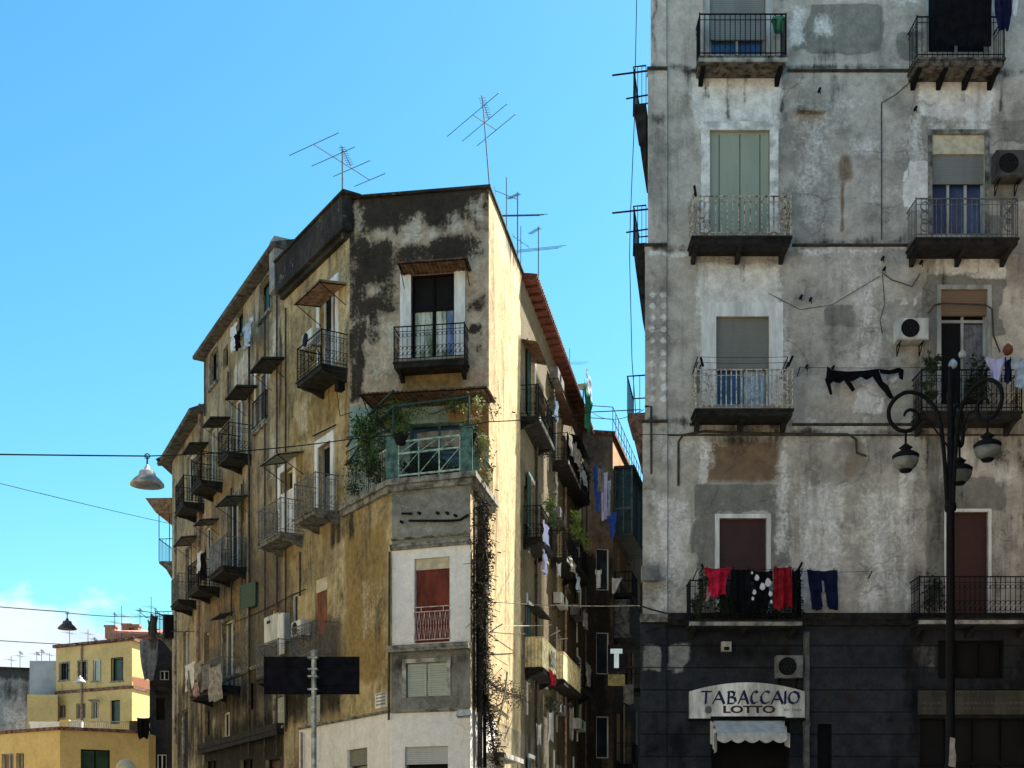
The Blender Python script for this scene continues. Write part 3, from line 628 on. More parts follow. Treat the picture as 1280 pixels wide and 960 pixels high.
    # ---- balconies
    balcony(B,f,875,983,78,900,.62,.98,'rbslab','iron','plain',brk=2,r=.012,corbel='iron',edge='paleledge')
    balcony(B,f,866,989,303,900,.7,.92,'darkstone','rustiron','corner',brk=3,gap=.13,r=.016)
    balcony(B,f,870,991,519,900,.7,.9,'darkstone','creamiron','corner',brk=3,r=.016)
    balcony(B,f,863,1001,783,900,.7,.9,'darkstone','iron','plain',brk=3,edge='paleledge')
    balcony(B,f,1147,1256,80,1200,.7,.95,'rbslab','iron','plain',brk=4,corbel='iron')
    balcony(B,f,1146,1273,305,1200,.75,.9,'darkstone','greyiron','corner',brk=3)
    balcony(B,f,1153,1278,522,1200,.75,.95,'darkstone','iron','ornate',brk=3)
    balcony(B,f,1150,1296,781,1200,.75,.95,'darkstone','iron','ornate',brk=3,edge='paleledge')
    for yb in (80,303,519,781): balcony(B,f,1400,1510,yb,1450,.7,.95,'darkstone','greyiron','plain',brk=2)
    m=MB(); # drying bars on the first and third balconies
    # side balconies over the lane
    sf=Fac((4.25,36.5),(3.06,29.95))
    for k,(zz,xx) in enumerate(((205,0),(408,1),(585,2))):
        z=EYE+(HY-zz)/F*31.5
        s0=sf.L-2.6; s1=sf.L-1.0
        m=MB(); m.fprism_=None
        pr=[(0,z-.2),(.1,z-.2),(.26,z+1.0),(.30,z+1.02),(.30,z+1.18),(0,z+1.18)] if k<2 else [(0,z-.2),(.12,z-.2),(.4,z+1.0),(.45,z+1.02),(.45,z+1.18),(0,z+1.18)]; P=sf.at; n=len(pr)
        if k==1: pr=[(0,z-.1),(.08,z-.1),(.26,z+1.25),(.3,z+1.6),(.3,z+1.8),(0,z+1.8)]
        m.add([P(s0,zq,o) for o,zq in pr]+[P(s1,zq,o) for o,zq in pr],[tuple(range(n))[::-1],tuple(range(n,2*n))]+[(i,(i+1)%n,n+(i+1)%n,n+i) for i in range(n)])
        bl=m.build('balcony',M['darkstone' if k<2 else 'brownst'],B); zt=pr[-1][1]; R=MB(); o=pr[3][0]
        R.tube([P(s0,zt+.9,0),P(s0,zt+.9,o),P(s1,zt+.9,o),P(s1,zt+.9,0)],.02,4)
        if k<2: R.tube([P(s1-.3,zt+.95,-.1),P(s1-.3,zt+.93,o+.55)],.022,4); R.tube([P(s0+.3,zt+.95,-.1),P(s0+.3,zt+.9,o+.3)],.02,4)
        for i in range(9): a=s0+(s1-s0)*i/8; R.tube([P(a,zt,o),P(a,zt+.9,o)],.01,4)
        for i in range(3): R.tube([P(s1,zt,o*i/3),P(s1,zt+.9,o*i/3)],.01,4)
        R.build('railing',M['iron'],bl)
        if k<2: q=MB(); q.fprism(Fac((P(s1,0,0)).to_2d(),(P(s1,0,1)).to_2d()),[(o-.02,zt-.3),(o+.02,zt-.3),(o,zt+.8),(o-.03,zt+.85)],-.02,.02); q.build('side_screen',M['iron'],bl)
    # ---- pipes, conduits, ledges
    pipe(B,f,[(848,607),(848,552),(853,544),(880,539),(960,542),(1060,543),(1070,549),(1071,566),(1083,570)],.028,'pipe',.05,'conduit')
    pipe(B,Fac((3,29.95),(4,29.95)),[(806,508),(814,508),(814,592)],.025,'pipe',.03,'conduit')
    pipe(B,f,[(1008,790),(1008,1136)],.075,'greypipe',.1)
    pipe(B,f,[(1102,128),(1102,300)],.012,'pipe',.02,'conduit')
    pipe(B,f,[(1103,128),(1120,118),(1140,100),(1147,88)],.01,'pipe',.03,'conduit'); pipe(B,f,[(1102,340),(1115,350),(1125,353),(1140,358),(1150,342)],.012,'pipe',.04,'conduit')
    pipe(B,f,[(1103,343),(1106,380),(1100,400),(1103,418)],.009,'pipe',.03,'conduit'); pipe(B,f,[(960,366),(1000,387),(1040,381),(1075,360),(1100,345)],.007,'pipe',.03,'conduit')
    pipe(B,f,[(1160,392),(1168,381),(1180,379),(1232,381),(1240,386),(1242,420),(1250,440)],.02,'pipe',.07,'conduit')
    pipe(B,f,[(803,758),(815,762),(838,768),(868,775),(1000,790)],.018,'cable',.12,'conduit'); pipe(B,f,[(803,775),(840,772),(866,770)],.014,'cable',.1,'conduit')
    pipe(B,f,[(806,790),(830,783),(862,784)],.012,'cable',.1,'conduit')
    m=MB(); a=f.rect(995,137,1029,143); m.fbox(f,a[0],a[1],a[2],a[3],0,.18); m.build('stone_ledge',M['paleledge'],B)
    m=MB()
    for (x,y) in ((1023,115),(1012,376),(1102,325),(1104,338),(1000,373),(1040,461),(1150,330),(1143,138),(1007,460)):
        m=MB(); s,z=f.hit(x,y); m.tube([f.at(s,z,-.02),f.at(s+.01,z+.01,.14)],.03,5); m.tube([f.at(s,z,.12),f.at(s+.02,z-.12,.13)],.012,4); m.build('wall_hook',M['iron'],B)
    m=MB(); a=f.rect(804,710,822,728); m.fbox(f,-.28,.1,a[2],a[3],.06,.28); m.build('junction_box',M['acgrey'],B)
    return B,f
M['darkseam']=simple('dark_seam',(.10,.12,.09),.8,.3,4); M['rbw']=simple('pale_painted_surround',(.80,.78,.74),.9,.3,3,bump=.2)
M['rbtrim']=simple('sooty_string_course',(.06,.055,.048),.9,.6,5,bump=.4,c2=(.03,.028,.025))
M['rbslab']=simple('crumbling_slab',(.13,.11,.09),.9,.6,6,bump=.5); M['brownst']=simple('brown_stone',(.16,.1,.07),.9,.5,5,bump=.4)
RB,FRB=right_building()
# ================================================================== WEDGE TOWER
P0=(-6.87,38.6); A=(-4.39,34.6); Bc=(-.616,34.0); C=(-3.04,32.42); D=(-1.03,31.7); E=(3.0,54.0); ZT=10.7; ZR=19.0
def rp(p): return p
TW=empty('corner_building',(-2.4,36.5,0),'narrow wedge shaped corner building with sooty top, terrace and sunlit side wall','building')
FL=Fac(P0,C); FC=Fac(A,Bc); FB=Fac(C,D); FR=Fac(D,E)
sA=(Vector((*A,0))-FL.p0).length; sB=(Vector((*Bc,0))-FR.p0).length
def tower():
    B=TW
    # --- left flank
    window(B,FL,(400,362,420,462),frame='wframe',pane='black',name='balcony_door',surround='wframe',sw=.2,mull=1,curtain=[(0.05,.95,0,.55,'c_tarp')])
    window(B,FL,(398,555,414,648),frame='gframe',pane='black',name='balcony_door',surround='wframe',sw=.22,mull=0,curtain=[(.1,.95,0,.6,'c_grey')])
    wn=window(B,FL,(351,587,367,632),frame='wframe',pane='glass',name='window',surround='wframe',sw=.2,mull=0)
    m=MB(); s=FL.rect(348,615,368,634); m.fbox(FL,s[0],s[1],s[2]-.9,s[3],-.1,.02); m.build('white_parapet',M['wframe'],wn)
    window(B,FL,(394,722,409,792),frame='gframe',pane='black',blind='redbrown',bfrac=1.,top=(.24,'cream'),name='balcony_door',mull=0)
    window(B,FL,(362,742,372,790),frame='wframe',pane='glass',name='window',mull=0)
    w=window(B,FL,(384,870,400,904),frame='wframe',pane='black',name='window',mull=0,sill=True); s=FL.rect(384,870,400,904)
    shut(w,FL,s[0],(s[0]+s[1])/2,s[2],s[3],'palesh',-.06); shut(w,FL,(s[0]+s[1])/2,s[1],s[2],s[3],'palesh',-.06)
    window(B,FL,(434,936,459,990),frame='gframe',pane='glass',blind='oliveroll',bfrac=.35,mull=0,name='window'); 
    window(B,FL,(383,1000,425,1138),frame='iron',pane='black',name='shop_door',blind='greyroll',bfrac=.5)
    f=FL
    f.field(0,425,290,437,480,.2,.5); f.field(3,440,560,455,700,.3,.3)
    f.field(3,422,400,450,600,.5,.5); f.field(3,430,650,485,860,.6,.7); f.field(3,370,480,425,545,.4,.6)
    f.field(0,450,720,480,800,.3,.45); f.field(2,355,660,430,740,.4,.5); f.field(2,340,780,425,900,.5,1.); f.field(1,330,850,425,900,.4,.72); f.field(1,412,640,445,680,.25,.6); f.field(1,340,830,380,920,.4,.5)
    f.field(0,412,660,432,780,.3,.5); f.field(1,425,735,434,760,.15,.5)
    rr=random.Random(3)
    for _ in range(46):
        a=rr.uniform(0,FL.L); z=rr.uniform(6,16.3); f.fs(1,a,a+rr.uniform(.04,.3),z-rr.uniform(.6,3),z,.14,rr.uniform(.3,.6))
    for _ in range(26): a=rr.uniform(0,FL.L); z=rr.uniform(5,16); f.fs(rr.choice((0,2,3)),a,a+rr.uniform(.3,1.2),z,z+rr.uniform(.3,1.6),.25,rr.uniform(.4,.75))
    zw=FB.hit(540,887)[1]; zd=FL.hit(372,912)[1]
    sd=FL.hit(374,900)[0]
    wall('left_wall',FL,0,sA,ZT,ZR,M['ochre'],B); wall('left_wall',FL,0,FL.L,zw,ZT,M['ochre'],B,step=.13); 
    wall('white_base_wall',FL,sd,FL.L,0,zw,M['white'],B,step=.3); wall('left_base_wall',FL,0,sd,0,zw,M['beige'],B,step=.2)
    mold(B,FL,sd,FL.L,zw-.03,.07,.04,'stone')
    # --- chamfer, upper
    f=FC
    window(B,f,(514,341,568,446),frame='iron',pane='black',name='balcony_door',surround='wframe',sw=.3,sides=True,mull=1,transom=.58,curtain=[(.06,.46,.0,.57,'curtain'),(.55,.78,.0,.57,'curtain'),(.8,.96,.0,.57,'bluecurtain')])
    window(B,f,(512,528,584,610),frame='tealpaint',pane='glass',name='terrace_door',mull=1,transom=.62,curtain=[(.1,.95,.66,.9,'c_beige')])
    # the soot on top, ragged downwards
    f.field(1,430,225,615,292,.35,1.0); f.field(1,430,285,500,400,.4,.85); f.field(1,490,285,600,335,.4,.8); f.field(1,435,235,456,500,.10,.82); f.field(1,455,380,480,430,.25,.6)
    f.field(1,585,370,608,388,.15,.7); f.field(1,585,405,606,420,.12,.7); f.field(1,590,430,606,440,.1,.55); f.field(1,455,330,500,350,.2,.7); f.field(1,578,290,612,330,.3,.5)
    for q in ((505,270,527,302,.22,.8),(555,266,582,292,.2,.7),(588,248,606,278,.16,.8),(533,282,547,302,.15,.7),(466,283,492,300,.2,.6),(460,355,482,375,.2,.6),(446,262,456,290,.12,.6),(480,400,500,440,.2,.7)): f.field(0,*q); f.field(1,*q[:4],.25,-.62)
    f.field(2,503,458,578,494,.12,1.); f.field(0,458,440,500,480,.25,.5); f.field(0,458,395,480,420,.25,.5)
    s1=FC.L
    wall('chamfer_wall',f,0,s1,13.4,ZR,M['cham'],B,step=.1); 
    f.field(2,560,505,612,545,.2,.9); f.field(2,478,515,510,560,.25,.8)
    wall('terrace_wall',f,0,s1,ZT,13.4,M['turq'],B,step=.13)
    canopy(B,f,496,584,326,540,.62,-.07,'rust')
    m=MB(); 
    canopy(B,f,448,609,488,540,1.35,.05,'rust',thick=.03)
    balcony(B,f,492,580,457,540,.62,.93,'darkstone','iron','ornate',brk=2)
    # --- terrace floor over the wedge tip
    m=MB(); pts=[A,C,D,Bc]; q=inset([A,C,D,Bc],-.0)
    o=.18
    cl=[FL.at(sA-.3,0,o),FL.at(FL.L,0,o),None,None]
    def corner(f1,f2,o):  # intersection of two offset facade lines
        p=f1.at(0,0,o); r=f1.d; q2=f2.at(0,0,o); s=f2.d; den=r.x*s.y-r.y*s.x; t=((q2.x-p.x)*s.y-(q2.y-p.y)*s.x)/den; return p+r*t
    def ring(o): return [FL.at(sA-.35,0,o),corner(FL,FB,o),corner(FB,FR,o),FR.at(sB+.5,0,o)]
    r1=ring(o); r0=ring(-.05)
    m.prism([(p.x,p.y) for p in r1]+[(p.x,p.y) for p in reversed(ring(-.4))],ZT-.05,ZT+.09); m.prism([(p.x,p.y) for p in ring(.1)]+[(p.x,p.y) for p in reversed(ring(-.3))],ZT-.2,ZT-.053)
    ter=m.build('terrace_slab',M['stone'],B)
    m=MB(); m.prism([A,C,D,Bc],ZT-.03,ZT+.05); m.build('terrace_floor',M['stone'],B)
    # pillars and railings
    e=.02; rr=ring(e); zt=ZT+1.05; P1=rr[1]; P2=rr[2]
    for p,w in ((P1+(P2-P1).normalized()*.02,.15),(P2-(P2-P1).normalized()*.12,.15)): m=MB(); m.box(p.x-w,p.x+w,p.y-w+.1,p.y+w+.1,ZT+.09,ZT+1.2); m.box(p.x-w-.03,p.x+w+.03,p.y-w+.07,p.y+w+.13,ZT+1.2,ZT+1.26); m.build('terrace_pillar',M['tealpaint'],B)
    R=MB(); a=P1+(P2-P1).normalized()*.2; b=P2-(P2-P1).normalized()*.3
    for zz in (ZT+.2,ZT+.75,zt): R.tube([a+UP*zz,b+UP*zz],.03,4)
    for i in range(4): 
        p=a+(b-a)*i/3; R.tube([p+UP*(ZT+.1),p+UP*zt],.022,4)
    for i in range(3): 
        p=a+(b-a)*i/3; q=a+(b-a)*(i+1)/3; R.tube([p+UP*(ZT+.75),q+UP*zt],.012,4); R.tube([p+UP*(ZT+.2),q+UP*(ZT+.75)],.01,4)
    R.build('terrace_railing',M['palegreen'],B)
    R=MB(); a=rr[0]; b=P1
    for zz in (ZT+.15,zt-.1): R.tube([a+UP*zz,b+UP*zz],.02,4)
    n=24
    for i in range(n): p=a+(b-a)*(i+.5)/n; R.tube([p+UP*(ZT+.15),p+UP*(zt-.1)],.012,4)
    R.build('terrace_railing',M['creamiron'],B)
    R=MB(); a=P2; b=rr[3]
    for zz in (ZT+.15,zt-.1): R.tube([a+UP*zz,b+UP*zz],.02,4)
    for i in range(14): p=a+(b-a)*(i+.5)/14; R.tube([p+UP*(ZT+.15),p+UP*(zt-.1)],.012,4)
    R.build('terrace_railing',M['greeniron'],B)
    # pergola frame over the terrace
    R=MB(); q=ring(-.05); z2=13.25; g0=FL.at(sA-.1,0,.05); g1=q[1]; g2=q[2]; g3=FR.at(sB+.1,0,.02)
    for p in (g1,g2,(g0+g1)/2): R.tube([p+UP*ZT,p+UP*(z2-.55)],.03,5)
    R.tube([g0+UP*(z2-1.4),(g0+g1)/2+UP*(z2-.9),g1+UP*(z2-.55),g2+UP*(z2-.55)],.035,5); R.tube([g0+UP*(z2-.9),(g0+g1)/2+UP*(z2-.4),g1+UP*(z2-.15)],.03,5)
    R.tube([g1+UP*(z2-.55),FC.at(.7,z2,0)],.03,5); R.tube([(g0+g1)/2+UP*(z2-1.),FC.at(.2,z2-.2,0)],.03,5); R.tube([g2+UP*(z2-.55),FC.at(3.,z2,0)],.03,5)
    R.tube([g0+UP*(ZT+1.5),g1+UP*(ZT+1.5)],.02,5); R.tube([g0+UP*(ZT+1.9),(g0+g1)/2+UP*(z2-.9)],.025,5)
    R.build('pergola_frame',M['greeniron'],B)
    # --- lower bay on the tip
    f=FB
    window(B,f,(518,697,562,803),frame='gframe',pane='black',blind='redb2',bfrac=1.,top=(.13,'cream'),name='balcony_door',mull=0,rec=.16)
    m=MB(); s=f.rect(517,758,563,799,.02); 
    for zz in (s[3],s[3]-.12,s[2]): m.tube([f.at(s[0],zz,.0),f.at(s[1],zz,.0)],.016,4)
    n=7
    for i in range(n):
        a=s[0]+(s[1]-s[0])*i/n; b=s[0]+(s[1]-s[0])*(i+1)/n; m.tube([f.at(a,s[2],0),f.at((a+b)/2,s[3]-.12,0),f.at(b,s[2],0)],.01,4); m.tube([f.at(a,s[3]-.12,.0),f.at((a+b)/2,s[2],0),f.at(b,s[3]-.12,0)],.01,4)
    m.tube([f.at(s[0]+.2,s[3]-.12,0),f.at(s[0]+.2,s[3],0)],.012,4); m.tube([f.at(s[1]-.2,s[3]-.12,0),f.at(s[1]-.2,s[3],0)],.012,4)
    m.build('window_railing',M['pinkiron'],B)
    w=window(B,f,(508,828,559,871),frame='palefr',pane='black',name='window',surround='palefr',sw=.1,mull=1,rec=.08); s=f.rect(508,828,559,871); mid=(s[0]+s[1])/2
    shut(w,f,s[0]+.02,mid-.02,s[2]+.02,s[3]-.02,'palesh',-.07); shut(w,f,mid+.02,s[1]-.02,s[2]+.02,s[3]-.02,'palesh',-.07)
    window(B,f,(506,933,560,1000),frame='greyiron',pane='black',blind='paleroll',bfrac=.3,mull=0,name='window')
    z1=f.hit(540,682)[1]; z2=f.hit(540,808)[1]; z3=f.hit(540,888)[1]
    f.field(1,490,680,590,684,.05,.4); f.field(1,490,815,590,835,.15,.5); f.field(1,490,610,590,616,.1,.5); f.field(0,500,650,560,668,.2,.4); f.field(1,560,815,585,880,.2,.4)
    wall('bay_top_wall',f,0,f.L,z1,ZT,M['greybox'],B,step=.1); wall('bay_white_wall',f,0,f.L,z2,z1,M['white'],B,step=.1); wall('bay_grey_wall',f,0,f.L,z3,z2,M['greybox'],B,step=.1); wall('white_base_wall',f,0,f.L,0,z3,M['white'],B,step=.2)
    mold(B,f,-.02,f.L+.02,z1-.05,.14,.07,'stone','ledge'); mold(B,f,-.03,f.L+.03,z2-.12,.16,.22,'stone','ledge'); mold(B,f,0,f.L,z3-.04,.07,.04,'stone')
    mold(B,f,0,f.L,f.hit(540,672)[1],.05,.05,'stone','ledge')
    pipe(B,f,[(502,642),(515,642)],.03,'iron',.06,'conduit'); pipe(B,f,[(511,651),(560,651),(575,650),(586,643)],.03,'iron',.06,'conduit')
    m=MB()
    for x,y in ((503,653),(525,642),(548,642),(560,642),(570,645)): s_,z_=f.hit(x,y); m=MB(); m.tube([f.at(s_,z_,0),f.at(s_,z_,.1)],.04,6); m.build('wall_fixing',M['iron'],B)
    # --- right flank
    f=FR; L=f.L
    bays=((7.6,'R1'),(13.6,'R2'),(19.2,'R3'))
    lv=(1.9,5.9,9.9,13.2,14.95)
    for k,(c,_) in enumerate(bays):
        c+=sB-1.2 if k==0 else sB-1.0
        for z,h,kind in ((14.95,2.35,'d'),(10.75,2.4,'d'),(6.6,2.5,'d'),(2.4,1.9,'w')):
            w=window(B,f,[c,c+1.15,z,z+h],frame='wframe' if kind=='d' else 'gframe',pane='glass',name='balcony_door' if kind=='d' else 'window',surround='stone' if (k+int(z))%2 else 'wframe',sw=.12,mull=1)
            if (k+int(z))%2==0: shut(w,f,c-.62,c-.05,z+.02,z+h-.05,'greensh',.05)
    wsm=((0,0),(sB+9.2,6.9),(sB+9.2,11.2),(sB+9.2,15.2),(sB+15.0,7.0),(sB+15.0,11.3),(sB+15.,15.2),(sB+9.3,3.1),(sB+15,3.1),(sB+5.6,7.3),(sB+5.5,11.5))
    for s_,z_ in wsm[1:]: window(B,f,[s_,s_+.7,z_,z_+1.2],frame='gframe',pane='glass',mull=0,sill=True)
    f.cuts.append((sB+2.2,sB+4.6,.13,3.0)); m=MB(); m.fbox(f,sB+2.2,sB+4.6,.13,3.,-.3,-.25); m.build('garage_door',M['black'],B)
    for s_,z_ in ((5.9,6.5),(9.0,10.4),(12.4,6.5),(12.3,14.6),(18.2,6.6),(18.1,10.6),(11.7,2.),(17.,2.1)):
        q=MB(); q.fbox(f,sB+s_,sB+s_+.09,z_-.9,z_+2.9,0,.05); q.build('pale_strip',M[random.choice(('wframe','cream','acwhite','gframe'))],B)  # pale colour stands in for lit pilasters along the dark lane
    # drips, peeling, and lane shade painted in from where the sunlit part ends
    f.field(1,611,235,640,262,.2,.45); f.field(1,630,300,652,335,.3,.5); f.fs(3,sB+4.9,L,ZT+2,ZR,.3,1.); f.fs(2,sB+4.9,L,0,ZT+2.6,.5,1.); f.field(1,591,612,611,890,.18,.95); f.field(0,590,650,596,700,.1,.7)  # rear wall's shade, and a lit patch by the corner pipes, painted in
    f.field(1,590,720,604,880,.25,.55); f.fs(1,sB+3,sB+4.4,4,9,.5,.35); f.field(0,612,240,650,340,.4,.5); f.fs(1,sB+5.4,L,0,6.5,.6,.5)  # lower rear wall darkened further with painted lane shade
    rr=random.Random(9)
    for _ in range(60): a=rr.uniform(sB,sB+5); z=rr.uniform(6,19); f.fs(1,a,a+rr.uniform(.02,.10),z-rr.uniform(.6,3.5),z,.07,rr.uniform(.3,.55))
    for _ in range(24): a=rr.uniform(sB,sB+5); z=rr.uniform(5,18); f.fs(rr.choice((0,0,2)),a,a+rr.uniform(.1,.6),z,z+rr.uniform(.4,1.8),.15,rr.uniform(.3,.5))
    zb=FB.hit(540,887)[1]
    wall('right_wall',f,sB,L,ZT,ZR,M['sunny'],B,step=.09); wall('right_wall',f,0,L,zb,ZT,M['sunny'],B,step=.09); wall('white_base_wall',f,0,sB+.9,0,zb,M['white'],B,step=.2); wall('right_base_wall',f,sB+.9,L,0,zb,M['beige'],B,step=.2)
    # eave over the rear part, with red boards
    m=MB(); P=f.at; s0=sB+5.2; zt=ZR
    m.hexa([P(s0,zt-.10,.42),P(L+.3,zt-.10,.42),P(L+.3,zt-.12,-.2),P(s0,zt-.12,-.2),P(s0,zt-.06,.43),P(L+.3,zt-.06,.43),P(L+.3,zt+.1,-.2),P(s0,zt+.1,-.2)]); ev=m.build('eave',M['redeave'],B)
    for i in range(int((L-s0)/.6)): m=MB(); m.fbox(f,s0+i*.6,s0+i*.6+.09,zt-.19,zt-.122,-.0,.38); m.build('rafter',M['redeave'],ev)
    m=MB(); n=int((L-s0)/.22)
    for i in range(n): a=P(s0+i*.22+.1,zt-.04,.46); b=P(s0+i*.22+.1,zt+.13,-.6); m.tube([a,b],.06,6)
    m.build('roof_tile',M['tile'],ev)
    # parapets
    m=MB(); z=EYE+(HY-293)/F*34.7
    m.fbox(FL,-.02,sA+.15,z,ZR+.02,0,.28); m.fbox(FL,-.02,sA,z-.14,z-.003,0,.14); par=MB(); o_=par
    g=Fac(P0,A); g.fields=[]
    pm=m.build('parapet_band',M['soot'],B)
    m=MB(); m.fbox(FC,-.12,FC.L+.06,ZR,ZR+.07,-.3,.1); m.fbox(FL,-.02,sA+.3,ZR+.03,ZR+.09,-.2,.34); m.fbox(FR,sB,sB+5.2,ZR+.001,ZR+.06,-.2,.06); m.build('parapet_coping',M['soot'],B)
    core(B,[P0,A,Bc,E,(-3,54),(-4.05,43.1)],0,ZR,roof='soot',over=-.05,rt=.05); core(B,[P0,C,D,E,(-3,54),(-4.05,43.1)],0,ZT-.1)
    for a,b in ((E,(-3,54)),((-3,54),(-4.05,43.1)),((-4.05,43.1),P0)):
        gg=Fac(a,b); wall('back_wall',gg,0,gg.L,0,ZR,M['beige'],B,step=.8)
    # --- left flank fittings
    canopy(B,FL,367,399,352,398,.8,.1,'woodcan',False,.05)
    canopy(B,FL,324,346,568,345,.85,.22,'greycan',False,.02)
    balcony(B,FL,369.6,400,461,400,.8,.92,'darkstone','iron','ornate',brk=2)
    balcony(B,FL,366,392,642,392,.75,.98,'paleslab','greyiron','ornate',brk=2)
    balcony(B,FL,321,349,671,349,.75,.98,'paleslab','greyiron','ornate',brk=2)
    balcony(B,FL,361,391,826,391,.7,.95,'paleslab','greyiron','ornate',brk=2)
    balcony(B,FL,319,346,848,346,.7,1.0,'darkstone','greyiron','ornate',brk=2)
    pipe(B,FL,[(357,385),(357,915)],.03,'pipe'); pipe(B,FL,[(375,690),(375,745)],.03,'pipe'); pipe(B,FL,[(487,690),(486,900)],.03,'pipe'); pipe(B,FL,[(377,915),(377,1130)],.035,'acgrey')
    pipe(B,FL,[(391,545),(420,531)],.02,'iron'); pipe(B,FL,[(420,480),(425,520),(440,515)],.012,'cable')
    m=MB(); s,z=FL.hit(429,484); m.fbox(FL,s-.12,s+.12,z-.12,z+.12,0,.2); m.build('wall_box',M['iron'],B)
    # --- right flank balconies
    def bR(xn,yn,xf,st='ornate',rl='iron',sl='darkstone',d=.6,**k): return balcony(B,FR,xn,xf,yn,xn,d,.95,sl,rl,st,brk=2,**k)
    bR(675,526,693,edge='paleledge'); bR(711,580,726,edge='paleledge'); bR(729,612,738)
    bR(678,677,692); bR(709,702,724,edge='paleledge'); bR(727,716,737); bR(680,841,697,'sheet','cream2'); bR(706,855,727,'sheet','cream2'); bR(733,866,742)
    canopy(B,FR,672,684,428,672,.5,.12,'rust',False,.03,False); canopy(B,FR,704,721,492,704,.5,.12,'rust',False,.03,False); canopy(B,FR,725,737,545,725,.5,.1,'darkcan',False,.03,False)
    canopy(B,FR,676,690,760,676,.5,.1,'darkcan',False,.03,False)
    pipe(B,FR,[(671,480),(671,960)],.05,'pipe'); pipe(B,FR,[(707,570),(707,960)],.05,'pinkpipe'); pipe(B,FR,[(733,600),(733,960)],.05,'pipe'); pipe(B,FR,[(600,625),(600,960)],.07,'pipe',.12); pipe(B,FR,[(605,650),(606,960)],.05,'iron',.2); pipe(B,FR,[(596,680),(597,890)],.03,'iron',.1)
    m=MB()
    for x,y in ((616,497),(619,612),(640,515),(614,650),(622,690),(616,770),(618,800)): s,z=FR.hit(x,y); m=MB(); m.tube([FR.at(s,z,0),FR.at(s,z-.03,.1)],.02,4); m.build('wall_hook',M['iron'],B)
    m=MB(); s=FR.rect(640,895,668,906,.5); m.fbox(FR,s[0]-1.4,s[0]+1.6,3.85,3.98,0,.55); m.build('shop_canopy',M['paleledge'],B)
M['redb2']=simple('dark_red_roll_blind',(.16,.035,.02),.8,.3,6,streak=True); M['palefr']=simple('pale_weathered_frame',(.4,.4,.36),.7,.4,4)
M['paleslab']=simple('weathered_pale_slab',(.17,.16,.14),.9,.5,6,bump=.4)
tower()
